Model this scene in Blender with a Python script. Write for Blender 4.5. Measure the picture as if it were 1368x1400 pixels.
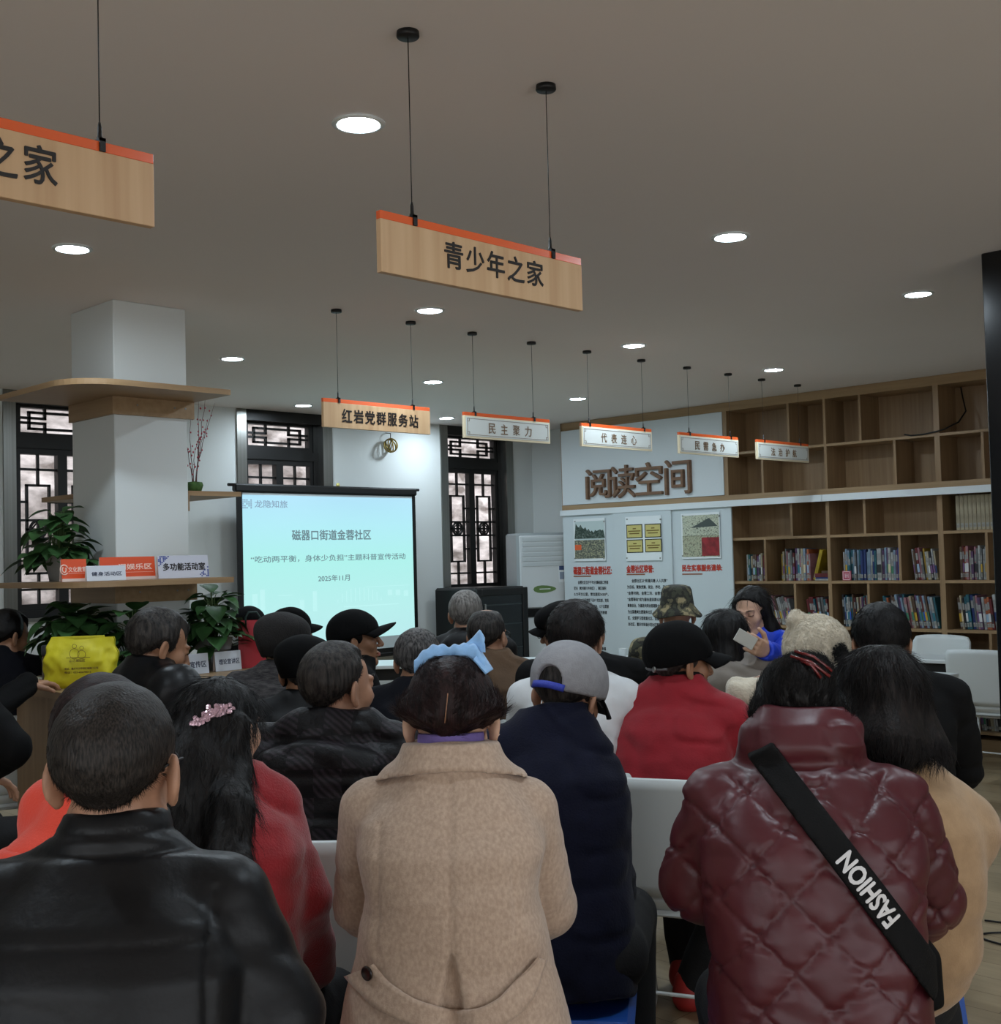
import bpy, math, random
import numpy as np
from mathutils import Vector, Matrix, Quaternion
for _o in list(bpy.data.objects): bpy.data.objects.remove(_o)
SC = bpy.context.scene
COL = SC.collection

# ---------------------------------------------------------------- camera
CX, CY, FPX, CAMH = 684.0, 700.0, 1631.28, 1.52
CR = np.array([[0.70374412, 0.0087097, 0.71040014],
               [-0.70998823, 0.04480508, 0.70278675],
               [-0.02570847, -0.99895778, 0.0377151]])
CAMP = np.array([0, 0, CAMH])
cam = bpy.data.cameras.new('camera'); camo = bpy.data.objects.new('camera', cam); COL.objects.link(camo)
cam.sensor_fit = 'HORIZONTAL'; cam.sensor_width = 36.0; cam.lens = FPX / 1368.0 * 36.0
cam.clip_start = 0.05; cam.clip_end = 100
camo.matrix_world = Matrix(((CR[0][0], -CR[0][1], -CR[0][2], 0), (CR[1][0], -CR[1][1], -CR[1][2], 0),
                            (CR[2][0], -CR[2][1], -CR[2][2], CAMH), (0, 0, 0, 1)))
SC.camera = camo

def at(px, py, d):
    """point of the place seen at photo pixel (px,py), d metres along the view axis"""
    return Vector(CR @ np.array([(px - CX) / FPX, (py - CY) / FPX, 1.0]) * d + CAMP)
def on_plane(px, py, ax, val):
    r = CR @ np.array([(px - CX) / FPX, (py - CY) / FPX, 1.0]); t = (val - CAMP[ax]) / r[ax]
    return Vector(CAMP + r * t)

# ---------------------------------------------------------------- light and exposure
W = bpy.data.worlds.new('daylight'); SC.world = W; W.use_nodes = True
bg = W.node_tree.nodes['Background']; bg.inputs[0].default_value = (0.90, 0.95, 1.0, 1); bg.inputs[1].default_value = 1.9
LAMP = 230.0                      # radiance of the downlight discs
LAMP_COL = (0.80, 0.94, 1.05)
vs = SC.view_settings
SC.display_settings.display_device = 'sRGB'
vs.view_transform = 'Standard'; vs.look = 'None'; vs.gamma = 1.0; vs.use_curve_mapping = False
vs.exposure = 0.18

# ---------------------------------------------------------------- helpers
def lin(c):
    return tuple(((v / 255) / 12.92 if v / 255 <= 0.04045 else ((v / 255 + 0.055) / 1.055) ** 2.4) for v in c[:3]) + (1.0,)
_M = {}
def mat(name, rgb, rough=0.6, metal=0.0, vary=0.0, vscale=(8, 8, 8), bump=0.0, bscale=60.0, rgb2=None, emit=0.0,
        ebase=None, coat=0.0, sheen=0.0, spec=None, trans=0.0, detail=4.0, bstretch=None, alpha=None):
    if name in _M: return _M[name]
    m = bpy.data.materials.new(name); m.use_nodes = True; _M[name] = m
    nt = m.node_tree; b = nt.nodes['Principled BSDF']
    c = lin(rgb); b.inputs['Base Color'].default_value = c
    b.inputs['Roughness'].default_value = rough; b.inputs['Metallic'].default_value = metal
    if spec is not None: b.inputs['Specular IOR Level'].default_value = spec
    if coat: b.inputs['Coat Weight'].default_value = coat; b.inputs['Coat Roughness'].default_value = 0.25
    if sheen: b.inputs['Sheen Weight'].default_value = sheen; b.inputs['Sheen Roughness'].default_value = 0.5
    if trans: b.inputs['Transmission Weight'].default_value = trans
    if emit: b.inputs['Emission Color'].default_value = c; b.inputs['Emission Strength'].default_value = emit
    if ebase is not None: b.inputs['Base Color'].default_value = (ebase, ebase, ebase, 1)
    tc = nt.nodes.new('ShaderNodeTexCoord')
    if vary or rgb2:
        mp = nt.nodes.new('ShaderNodeMapping'); mp.inputs['Scale'].default_value = vscale
        nz = nt.nodes.new('ShaderNodeTexNoise'); nz.inputs['Scale'].default_value = 1.0; nz.inputs['Detail'].default_value = detail
        rp = nt.nodes.new('ShaderNodeValToRGB')
        c2 = lin(rgb2) if rgb2 else tuple(max(0, v * (1 - vary)) for v in c[:3]) + (1,)
        c1 = c if rgb2 else tuple(min(1, v * (1 + vary * .6)) for v in c[:3]) + (1,)
        rp.color_ramp.elements[0].position = 0.35; rp.color_ramp.elements[1].position = 0.68
        rp.color_ramp.elements[0].color = c2; rp.color_ramp.elements[1].color = c1
        nt.links.new(tc.outputs['Object'], mp.inputs[0]); nt.links.new(mp.outputs[0], nz.inputs['Vector'])
        nt.links.new(nz.outputs[0], rp.inputs[0]); nt.links.new(rp.outputs[0], b.inputs['Base Color'])
    if bump:
        nb = nt.nodes.new('ShaderNodeTexNoise'); nb.inputs['Scale'].default_value = bscale; nb.inputs['Detail'].default_value = 3
        bp = nt.nodes.new('ShaderNodeBump'); bp.inputs['Strength'].default_value = bump; bp.inputs['Distance'].default_value = 0.01
        if bstretch:
            mb = nt.nodes.new('ShaderNodeMapping'); mb.inputs['Scale'].default_value = bstretch
            nt.links.new(tc.outputs['Object'], mb.inputs[0]); nt.links.new(mb.outputs[0], nb.inputs['Vector'])
        else: nt.links.new(tc.outputs['Object'], nb.inputs['Vector'])
        nt.links.new(nb.outputs[0], bp.inputs['Height']); nt.links.new(bp.outputs[0], b.inputs['Normal'])
    return m
def wood(name, light, dark, stretch=(3, 3, 60), rough=0.45, bump=0.03):
    return mat(name, light, rough, rgb2=dark, vscale=stretch, bump=bump, bscale=30, detail=6, bstretch=tuple(s / 10 for s in stretch))

def mesh_np(name, V, Q, m=None, smooth=False):
    """fast mesh from numpy vertices and equal-sided faces"""
    me = bpy.data.meshes.new(name); V = np.asarray(V, np.float32); Q = np.asarray(Q, np.int32)
    me.vertices.add(len(V)); me.vertices.foreach_set('co', V.ravel())
    n, k = Q.shape
    me.loops.add(n * k); me.loops.foreach_set('vertex_index', Q.ravel())
    me.polygons.add(n); me.polygons.foreach_set('loop_start', np.arange(0, n * k, k, dtype=np.int32))
    if smooth: me.polygons.foreach_set('use_smooth', np.ones(n, bool))
    me.update(calc_edges=True); me.validate()
    if m: me.materials.append(m)
    return me
def link(name, me, parent=None, M=None):
    o = bpy.data.objects.new(name, me); COL.objects.link(o)
    if M is not None: o.matrix_basis = M
    if parent: o.parent = parent
    return o
def tag(o, label=None, cat=None, group=None, kind=None):
    if label: o['label'] = label
    if cat: o['category'] = cat
    if group: o['group'] = group
    if kind: o['kind'] = kind
    return o
def empty(name, loc, rz=0, label=None, cat=None, group=None):
    o = bpy.data.objects.new(name, None); COL.objects.link(o); o.empty_display_size = .1
    o.location = loc; o.rotation_euler = (0, 0, rz)
    return tag(o, label, cat, group)

class MB:
    """collects shapes that become one mesh"""
    def __init__(s): s.v = []; s.f = []; s.sm = []
    def add(s, vs, fs, smooth=False):
        b = len(s.v); s.v += [tuple(v) for v in vs]; s.f += [tuple(i + b for i in f) for f in fs]; s.sm += [smooth] * len(fs)
    def box(s, a, b, bev=0.0):
        x0, x1 = sorted((a[0], b[0])); y0, y1 = sorted((a[1], b[1])); z0, z1 = sorted((a[2], b[2]))
        e = min(bev, (x1 - x0) * .45, (y1 - y0) * .45, (z1 - z0) * .45)
        if e <= 0:
            s.add([(x0, y0, z0), (x1, y0, z0), (x1, y1, z0), (x0, y1, z0), (x0, y0, z1), (x1, y0, z1), (x1, y1, z1), (x0, y1, z1)],
                  [(0, 3, 2, 1), (4, 5, 6, 7), (0, 1, 5, 4), (1, 2, 6, 5), (2, 3, 7, 6), (3, 0, 4, 7)]); return
        def ring(i, z): return [(x0 + i, y0 + e, z), (x0 + e, y0 + i, z), (x1 - e, y0 + i, z), (x1 - i, y0 + e, z),
                                (x1 - i, y1 - e, z), (x1 - e, y1 - i, z), (x0 + e, y1 - i, z), (x0 + i, y1 - e, z)]
        vs = ring(e, z0) + ring(0, z0 + e) + ring(0, z1 - e) + ring(e, z1)
        # degenerate inner corners for the caps are fine
        fs = [tuple(range(7, -1, -1)), tuple(range(24, 32))]
        for r in range(3):
            for i in range(8):
                j = (i + 1) % 8; fs.append((r * 8 + i, r * 8 + j, r * 8 + 8 + j, r * 8 + 8 + i))
        s.add(vs, fs)
    def tube(s, pts, r, n=8, closed=False, smooth=True, cap=True):
        pts = [Vector(p) for p in pts]; rr = r if isinstance(r, (list, tuple)) else [r] * len(pts)
        base = len(s.v); m = len(pts); prev = None
        for i, p in enumerate(pts):
            if closed: t = (pts[(i + 1) % m] - pts[i - 1])
            else: t = pts[min(i + 1, m - 1)] - pts[max(i - 1, 0)]
            t = t.normalized() if t.length > 1e-9 else Vector((0, 0, 1))
            if prev is None:
                u = t.cross(Vector((0, 0, 1)))
                if u.length < 1e-3: u = t.cross(Vector((1, 0, 0)))
            else: u = prev - t * prev.dot(t)
            u.normalize(); prev = u; w = t.cross(u)
            for k in range(n):
                a = 2 * math.pi * k / n
                s.v.append(tuple(p + (u * math.cos(a) + w * math.sin(a)) * rr[i]))
        for i in range(m if closed else m - 1):
            for k in range(n):
                a = base + i * n + k; b = base + i * n + (k + 1) % n
                c = base + ((i + 1) % m) * n + (k + 1) % n; d = base + ((i + 1) % m) * n + k
                s.f.append((a, b, c, d)); s.sm.append(smooth)
        if cap and not closed:
            s.f.append(tuple(base + k for k in range(n - 1, -1, -1))); s.sm.append(False)
            s.f.append(tuple(base + (m - 1) * n + k for k in range(n))); s.sm.append(False)
    def lathe(s, prof, n=24, c=(0, 0, 0), smooth=True, cap=True, sx=1, sy=1):
        base = len(s.v); m = len(prof)
        for r, z in prof:
            for k in range(n):
                a = 2 * math.pi * k / n; s.v.append((c[0] + r * sx * math.cos(a), c[1] + r * sy * math.sin(a), c[2] + z))
        for i in range(m - 1):
            for k in range(n):
                s.f.append((base + i * n + k, base + i * n + (k + 1) % n, base + (i + 1) * n + (k + 1) % n, base + (i + 1) * n + k)); s.sm.append(smooth)
        if cap:
            s.f.append(tuple(base + k for k in range(n - 1, -1, -1))); s.sm.append(False)
            s.f.append(tuple(base + (m - 1) * n + k for k in range(n))); s.sm.append(False)
    def prism(s, poly, z0, z1):
        n = len(poly); s.add([(x, y, z0) for x, y in poly] + [(x, y, z1) for x, y in poly],
            [tuple(range(n - 1, -1, -1)), tuple(range(n, 2 * n))] + [(i, (i + 1) % n, n + (i + 1) % n, n + i) for i in range(n)])
    def grid(s, P, thick=0.0, smooth=True):
        """P: rows of points -> sheet; with thickness a closed shell"""
        R = len(P); C = len(P[0]); A = np.array([[tuple(p) for p in r] for r in P], float)
        base = len(s.v)
        du = np.gradient(A, axis=0); dv = np.gradient(A, axis=1); N = np.cross(du, dv); N /= np.linalg.norm(N, axis=2, keepdims=True) + 1e-12
        s.v += [tuple(p) for p in (A + N * thick / 2).reshape(-1, 3)]
        def q(off, i, j, flip):
            a, b, c, d = off + i * C + j, off + (i + 1) * C + j, off + (i + 1) * C + j + 1, off + i * C + j + 1
            s.f.append((a, b, c, d) if not flip else (d, c, b, a)); s.sm.append(smooth)
        for i in range(R - 1):
            for j in range(C - 1): q(base, i, j, False)
        if thick:
            b2 = len(s.v); s.v += [tuple(p) for p in (A - N * thick / 2).reshape(-1, 3)]
            for i in range(R - 1):
                for j in range(C - 1): q(b2, i, j, True)
            for i in range(R - 1):
                s.f += [(base + i * C, b2 + i * C, b2 + (i + 1) * C, base + (i + 1) * C), (base + (i + 1) * C + C - 1, b2 + (i + 1) * C + C - 1, b2 + i * C + C - 1, base + i * C + C - 1)]; s.sm += [False] * 2
            for j in range(C - 1):
                s.f += [(base + j + 1, b2 + j + 1, b2 + j, base + j), (base + (R - 1) * C + j, b2 + (R - 1) * C + j, b2 + (R - 1) * C + j + 1, base + (R - 1) * C + j + 1)]; s.sm += [False] * 2
    def xf(s, M, start=0):
        for i in range(start, len(s.v)): s.v[i] = tuple(M @ Vector(s.v[i]))
        return s
    def mesh(s, name, m=None):
        me = bpy.data.meshes.new(name); me.from_pydata(s.v, [], s.f); me.polygons.foreach_set('use_smooth', s.sm); me.update()
        if m: me.materials.append(m)
        return me
    def build(s, name, m=None, parent=None, M=None):
        return link(name, s.mesh(name, m), parent, M)
def boxo(name, a, b, m, parent=None, bev=0.0):
    k = MB(); k.box(a, b, bev); return k.build(name, m, parent)
def struct(o, label=None): o['kind'] = 'structure'; return tag(o, label)
def copy_tree(o, parent=None):
    c = o.copy(); COL.objects.link(c)
    if parent: c.parent = parent
    for ch in list(o.children): copy_tree(ch, c)
    return c

_txt = {}
def text_shape(body, bold=0.0, extrude=0.001, spacing=1.0):
    """glyph outlines -> (verts Nx3 in x,y,z with z the thickness, faces); unit em size, origin at left of the box"""
    key = (body, bold, extrude, spacing)
    if key in _txt: return _txt[key]
    cu = bpy.data.curves.new('t', 'FONT'); cu.body = body; cu.size = 1.0; cu.extrude = extrude
    cu.space_character = spacing; cu.resolution_u = 3
    o = bpy.data.objects.new('t', cu); COL.objects.link(o)
    dg = bpy.context.evaluated_depsgraph_get(); dg.update()
    me = bpy.data.meshes.new_from_object(o.evaluated_get(dg))
    vs = np.array([v.co[:] for v in me.vertices]).reshape(-1, 3); fs = [tuple(p.vertices) for p in me.polygons]
    bpy.data.objects.remove(o); bpy.data.curves.remove(cu); bpy.data.meshes.remove(me)
    if bold > 0:      # heavier strokes: the same glyphs laid over each other slightly shifted
        n0 = len(vs); b = bold * 1.1; vv, ff = [], []
        for i, (dx, dy) in enumerate(((-b, 0), (b, 0), (0, -b), (0, b))):
            vv.append(vs + np.array([dx, dy, 0]) + np.array([0, 0, .0016 * i]) * (vs[:, 2:] > 0)); ff += [tuple(j + i * n0 for j in f) for f in fs]
        vs, fs = np.concatenate(vv), ff
    _txt[key] = (vs, fs); return _txt[key]
def lettering(body, origin, xdir, ydir, width, height, m, parent, bold=0.0, depth=0.001, name='lettering', spacing=1.0, mb=None):
    """text filling a width x height rectangle whose lower left corner is origin; depth towards the reader"""
    vs, fs = text_shape(body, bold, 0.01, spacing)
    if len(vs) == 0: return None
    lo = vs.min(0); hi = vs.max(0); xd = Vector(xdir).normalized(); yd = Vector(ydir).normalized(); n = xd.cross(yd); o = Vector(origin)
    pts = []
    for v in vs:
        u = (v[0] - lo[0]) / (hi[0] - lo[0] + 1e-9) * width; w = (v[1] - lo[1]) / (hi[1] - lo[1] + 1e-9) * height
        z = (v[2] - lo[2]) / (hi[2] - lo[2] + 1e-9) * depth
        pts.append(o + xd * u + yd * w + n * z)
    k = mb or MB(); k.add(pts, fs)
    if mb is None: return k.build(name, m, parent)
# ---------------------------------------------------------------- materials of the place
M_ceil = mat('ceiling_paint', (232, 225, 221), 0.85, vary=0.02, vscale=(.6, .6, .6), bump=0.02, bscale=200)
M_wall = mat('wall_paint', (216, 221, 220), 0.8, vary=0.015, vscale=(.5, .5, .5), bump=0.02, bscale=150)
M_wood = wood('light_oak', (168, 138, 102), (150, 120, 86), (2, 2, 40))
M_woodv = wood('light_oak_upright', (158, 130, 96), (140, 112, 80), (30, 30, 1.5))
M_woodh = wood('light_oak_shelf', (164, 136, 101), (147, 119, 85), (30, 1.5, 30))
M_board = wood('pale_oak_board', (210, 176, 136), (190, 152, 112), (22, 22, .9), 0.5)
M_floor = None
M_steel = mat('brushed_steel', (150, 150, 146), 0.32, 1.0, vary=0.12, vscale=(60, 60, .4), bump=0.02, bscale=300)
M_lacq = mat('black_lacquer', (9, 8, 8), 0.45, bump=0.02, bscale=80)
M_black = mat('black_plastic', (9, 9, 10), 0.5)
M_blackgloss = mat('black_gloss_panel', (10, 11, 14), 0.2, vary=.1, vscale=(2, 2, 2))
M_white = mat('white_laminate', (222, 229, 230), 0.35)
M_whitepl = mat('white_plastic', (214, 220, 220), 0.4, bump=0.01, bscale=200)
M_whitemet = mat('white_metal', (205, 208, 206), 0.35)
M_orange = mat('orange_acrylic', (226, 98, 48), 0.25, coat=.4)
M_ink = mat('black_lettering', (24, 18, 16), 0.5)
M_brownink = mat('brown_lettering', (120, 94, 66), 0.5)
M_cream = mat('cream_acrylic', (232, 218, 186), 0.35)
M_signface = mat('sign_face', (214, 218, 214), 0.4)

# floor: light wood planks
def floor_mat():
    m = bpy.data.materials.new('floor_planks'); m.use_nodes = True; nt = m.node_tree; b = nt.nodes['Principled BSDF']
    tc = nt.nodes.new('ShaderNodeTexCoord'); mp = nt.nodes.new('ShaderNodeMapping'); mp.inputs['Rotation'].default_value = (0, 0, math.pi / 2)
    br = nt.nodes.new('ShaderNodeTexBrick'); br.inputs['Scale'].default_value = 1.0; br.inputs['Brick Width'].default_value = 1.2
    br.inputs['Row Height'].default_value = 0.15; br.inputs['Mortar Size'].default_value = 0.0015; br.offset = .37
    br.inputs['Color1'].default_value = lin((184, 163, 130)); br.inputs['Color2'].default_value = lin((170, 149, 116)); br.inputs['Mortar'].default_value = lin((110, 88, 62))
    nz = nt.nodes.new('ShaderNodeTexNoise'); nz.inputs['Scale'].default_value = 1; nz.inputs['Detail'].default_value = 6
    m2 = nt.nodes.new('ShaderNodeMapping'); m2.inputs['Scale'].default_value = (40, 2, 2)
    mx = nt.nodes.new('ShaderNodeMix'); mx.data_type = 'RGBA'; mx.blend_type = 'MULTIPLY'; mx.inputs['Factor'].default_value = .35
    nt.links.new(tc.outputs['Object'], mp.inputs[0]); nt.links.new(mp.outputs[0], br.inputs[0]); nt.links.new(tc.outputs['Object'], m2.inputs[0])
    nt.links.new(m2.outputs[0], nz.inputs[0]); nt.links.new(br.outputs[0], mx.inputs['A']); nt.links.new(nz.outputs[0], mx.inputs['B'])
    nt.links.new(mx.outputs['Result'], b.inputs['Base Color']); b.inputs['Roughness'].default_value = .38
    return m
M_floor = floor_mat()

# ---------------------------------------------------------------- room shell
ZC = 2.80; YW = 8.40; XW = 8.97
struct(boxo('floor', (-3.2, -3.2, -0.1), (9.2, 8.7, 0), M_floor))
struct(boxo('ceiling', (-3.2, -3.2, ZC), (9.2, 8.7, ZC + .12), M_ceil))
k = MB(); k.box((-3.2, -3.2, 0), (-3.0, -2.4, ZC)); k.box((-3.2, 2.2, 0), (-3.0, 8.7, ZC)); k.box((-3.2, -2.4, 2.45), (-3.0, 2.2, ZC)); struct(k.build('wall_left', M_wall))  # gap in this wall is added to let in sky fill light
k = MB(); k.box((-3.0, -3.2, 0), (-2.4, -3.0, ZC)); k.box((3.8, -3.2, 0), (9.2, -3.0, ZC)); k.box((-2.4, -3.2, 2.45), (3.8, -3.0, ZC)); struct(k.build('wall_rear', M_wall))  # wide opening added behind the viewer as a soft daylight source
struct(boxo('wall_bookshelf', (XW, -3.0, 0), (9.2, 8.7, ZC), M_wall))
WINS = [(3.51, 4.48), (5.43, 6.40), (7.69, 8.68)]; SILL = 1.17; WHEAD = 2.76
k = MB(); x = -3.0
for a, b in WINS:
    k.box((x, YW, 0), (a + .03, YW + .27, ZC)); k.box((a + .03, YW, 0), (b - .03, YW + .27, SILL)); k.box((a + .03, YW, WHEAD), (b - .03, YW + .27, ZC)); x = b - .03
k.box((x, YW, 0), (XW, YW + .27, ZC)); struct(k.build('wall_window', M_wall))
k = MB(); k.box((-3.0, YW - .012, 0), (XW, YW - .001, .09)); struct(k.build('baseboard_window', M_wall))

M_glass = bpy.data.materials.new('window_glass'); M_glass.use_nodes = True
_nt = M_glass.node_tree; _nt.nodes.clear(); _o = _nt.nodes.new('ShaderNodeOutputMaterial'); _mx = _nt.nodes.new('ShaderNodeMixShader')
_t = _nt.nodes.new('ShaderNodeBsdfTransparent'); _g = _nt.nodes.new('ShaderNodeBsdfGlossy'); _g.inputs['Roughness'].default_value = .03
_mx.inputs[0].default_value = .06; _nt.links.new(_t.outputs[0], _mx.inputs[1]); _nt.links.new(_g.outputs[0], _mx.inputs[2]); _nt.links.new(_mx.outputs[0], _o.inputs[0])

def lattice_casement(k, x0, x1, z0, z1, y):
    w = x1 - x0; h = z1 - z0; s = .036; B = .017
    for a, b in (((x0, z0), (x0 + s, z1)), ((x1 - s, z0), (x1, z1)), ((x0 + s, z0), (x1 - s, z0 + s * 1.3)), ((x0 + s, z1 - s * 1.2), (x1 - s, z1))):
        k.box((a[0], y - .03, a[1]), (b[0], y + .03, b[1]))
    X = lambda u: x0 + s + u * (w - 2 * s); Z = lambda v: z0 + s + v * (h - 2 * s)
    def bar(u0, v0, u1, v1):
        e = B / 2; k.box((X(u0) - e, y - .012, Z(v0) - e), (X(u1) + e, y + .012, Z(v1) + e))
    bar(0, .895, 1, .895); bar(0, .105, 1, .105); bar(.5, .79, .5, 1); bar(.5, 0, .5, .21)
    for v in (.79, .21): bar(.2, v, .8, v)
    for u in (.2, .8): bar(u, .21, u, .79)
    for v in (.68, .32): bar(0, v, .2, v); bar(.8, v, 1, v)
    for v in (.56, .44): bar(0, v, 1, v)
    bar(.5, .44, .5, .56); bar(.2, .5, .8, .5)
    c = Vector((X(.5), y, Z(.5))); r = (Z(.56) - Z(.44)) / 2
    k.tube([c + Vector((r * .9 * math.cos(t), 0, r * .95 * math.sin(t))) for t in np.linspace(0, 2 * math.pi, 17)[:-1]], .011, 6, True)
    k.tube([c + Vector((r * .75, 0, 0)), c + Vector((0, 0, r * .9)), c - Vector((r * .75, 0, 0)), c - Vector((0, 0, r * .9))], .009, 4, True)
def lattice_transom(k, x0, x1, z0, z1, y):
    s = .04
    for a, b in (((x0, z0), (x0 + s, z1)), ((x1 - s, z0), (x1, z1)), ((x0 + s, z0), (x1 - s, z0 + s)), ((x0 + s, z1 - s), (x1 - s, z1))):
        k.box((a[0], y - .03, a[1]), (b[0], y + .03, b[1]))
    X = lambda u: x0 + s + u * (x1 - x0 - 2 * s); Z = lambda v: z0 + s + v * (z1 - z0 - 2 * s)
    def bar(u0, v0, u1, v1):
        e = .009; k.box((X(u0) - e, y - .012, Z(v0) - e), (X(u1) + e, y + .012, Z(v1) + e))
    bar(.17, .83, .83, .83); bar(.17, .17, .83, .17); bar(.12, .17, .12, .83); bar(.88, .17, .88, .83)
    bar(.12, .83, .17, .83); bar(.83, .83, .88, .83); bar(.12, .17, .17, .17); bar(.83, .17, .88, .17)
    for v in (.6, .4): bar(0, v, .31, v); bar(.69, v, 1, v)
    for u in (.31, .69): bar(u, .6, u, 1); bar(u, 0, u, .4)
wl = ['window behind the white pillar with black lattice frames', 'window above the projection screen with black lattice frames', 'narrow window with black lattice between the screen and air conditioner']
for i, (a, b) in enumerate(WINS):
    root = struct(empty('window_%d' % (i + 1), ((a + b) / 2, YW, SILL)), wl[i]); P0 = Vector(root.location)
    Mi = Matrix.Translation(-P0)
    x0, x1 = a + .09, b - .10; y = YW + .10
    k = MB(); k.box((x0, y - .04, SILL), (x0 + .03, y + .04, WHEAD)); k.box((x1 - .05, y - .04, SILL), (x1, y + .04, WHEAD))
    k.box((x0, y - .045, SILL), (x1, y + .045, SILL + .05)); k.box((x0, y - .045, 2.395), (x1, y + .045, 2.47)); k.box((x0, y - .045, 2.73), (x1, y + .045, WHEAD))
    k.build('frame', M_lacq, root, Mi)
    xm = (x0 + .03 + x1 - .05) / 2
    for n, (p, q) in (('casement', (x0 + .03, xm)), ('casement', (xm, x1 - .05))):
        k = MB(); lattice_casement(k, p, q, SILL + .05, 2.395, y); k.build(n, M_lacq, root, Mi)
    k = MB(); lattice_transom(k, x0 + .03, x1 - .05, 2.47, 2.73, y); k.build('transom', M_lacq, root, Mi)
    k = MB(); k.box((x0, y + .02, SILL + .05), (x1, y + .024, 2.73)); k.build('pane', M_glass, root, Mi)
    for s0, s1 in ((a, a + .09), (b - .10, b)):
        k = MB(); k.box((s0, YW - .015, SILL), (s1, YW + .0, ZC - .001)); 
        if s0 == a: k.box((s1 - .004, YW, SILL), (s1, y - .04, WHEAD))
        else: k.box((s0, YW, SILL), (s0 + .004, y - .04, WHEAD))
        k.build('steel_casing', M_steel, root, Mi)
    k = MB(); k.box((a + .09, YW - .012, WHEAD - .05), (b - .10, YW + .06, ZC - .001)); k.build('head_casing', M_lacq, root, Mi)
    k = MB(); k.box((a, YW - .03, SILL - .025), (b, YW + .06, SILL)); k.build('sill', M_steel, root, Mi)

# the pale rock bank outside the windows
rng = np.random.RandomState(3)
def vnoise(P, seed=0):
    """smooth value noise for Nx3 points"""
    P = np.asarray(P, float); I = np.floor(P).astype(np.int64); Fv = P - I; Fv = Fv * Fv * (3 - 2 * Fv)
    def h(i, j, k):
        n = (i * 374761393 + j * 668265263 + k * 2147483647 + seed * 974711) & 0x7fffffff
        n = ((n ^ (n >> 13)) * 1274126177) & 0x7fffffff
        n = n ^ (n >> 16); return (n & 0xffff) / 65535.0
    r = 0
    for dx in (0, 1):
        for dy in (0, 1):
            for dz in (0, 1):
                w = (Fv[:, 0] if dx else 1 - Fv[:, 0]) * (Fv[:, 1] if dy else 1 - Fv[:, 1]) * (Fv[:, 2] if dz else 1 - Fv[:, 2])
                r = r + w * h(I[:, 0] + dx, I[:, 1] + dy, I[:, 2] + dz)
    return r * 2 - 1
def sheet_np(nu, nv, fn):
    U, Vv = np.meshgrid(np.linspace(0, 1, nu), np.linspace(0, 1, nv), indexing='ij'); P = fn(U.ravel(), Vv.ravel())
    i = np.arange(nu * nv).reshape(nu, nv)
    return P, np.stack([i[:-1, :-1].ravel(), i[1:, :-1].ravel(), i[1:, 1:].ravel(), i[:-1, 1:].ravel()], 1)
def rockfn(u, v):
    P = np.stack([u * 16 - 1, np.full_like(u, 10.6), v * 7 - 1], 1)
    d = .30 * vnoise(P * 1.3) + .14 * vnoise(P * 3.1, 2) + .06 * vnoise(P * 8, 4); P[:, 1] += d + v * .9; return P
V_, Q_ = sheet_np(180, 90, rockfn)
M_rock = mat('pale_rock', (244, 232, 228), 0.9, rgb2=(126, 114, 108), vscale=(4, 4, 9), bump=1.0, bscale=9, detail=14)
o = link('rock_bank', mesh_np('rock_bank', V_, Q_, M_rock, True)); struct(o)
M_leafout = mat('outdoor_leaves', (110, 140, 70), 0.6, vary=.4, vscale=(12, 12, 12))
struct(boxo('ground_outside', (-3, 8.67, -.3), (15, 11.5, -.05), M_rock))
M_pave = mat('pale_paving', (226, 220, 212), .9, vary=.1, vscale=(2, 2, 2))
k = MB(); k.box((-14, -14, -.2), (12, -3.2, -.02)); k.box((-14, -3.2, -.2), (-3.2, 8, -.02)); struct(k.build('pavement_outside', M_pave))  # unseen pale ground, added to bounce skylight up to the ceiling

# ---------------------------------------------------------------- downlights
M_lamp = bpy.data.materials.new('lit_diffuser'); M_lamp.use_nodes = True
_b = M_lamp.node_tree.nodes['Principled BSDF']; _b.inputs['Base Color'].default_value = (.9, .9, .9, 1)
_b.inputs['Emission Color'].default_value = (*LAMP_COL, 1); _b.inputs['Emission Strength'].default_value = LAMP
def downlight():
    r = empty('downlight', (0, 0, ZC))
    k = MB(); k.lathe([(.064, -.0005), (.078, -.0005), (.078, -.004), (.066, -.008), (.062, -.006)], 32, cap=False); k.build('trim_ring', M_whitepl, r)
    k = MB(); k.lathe([(.0005, -.0035), (.063, -.0035), (.063, -.001)], 32, cap=False); k.v = [(x, y, z) for x, y, z in k.v]; k.build('diffuser', M_lamp, r)
    return r
LX = [2.18, 4.10, 5.78, 7.37]; LY = [2.70, 4.53, 6.37, 7.95]
vis = [(0, 0, 'round white ceiling downlight above and left of the youth sign'), (0, 1, 'round ceiling downlight below the leftmost hanging sign'),
       (1, 1, 'round ceiling downlight just below the youth sign'), (1, 0, 'round ceiling downlight right of the youth sign on bare ceiling'),
       (2, 0, 'round ceiling downlight nearest the black pillar'), (2, 1, 'round ceiling downlight above the second small white sign'),
       (1, 2, 'round ceiling downlight right of the white pillar'), (2, 2, 'round ceiling downlight above right end of the wooden service sign'),
       (3, 1, 'round ceiling downlight in front of the tall bookcase'), (3, 2, 'small ceiling downlight left of the white wall panel corner'),
       (2, 3, 'small ceiling downlight right above the screen window'), (3, 3, 'small ceiling downlight beside the narrow lattice window')]
spots = [(LX[i], LY[j], l) for i, j, l in vis]
unseen = [(4.10, .9), (2.18, .9), (.4, 2.7)]
spots += [(x, y, 'round ceiling downlight outside the picture, over the floor near the viewer') for x, y in unseen]
proto = None
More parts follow.
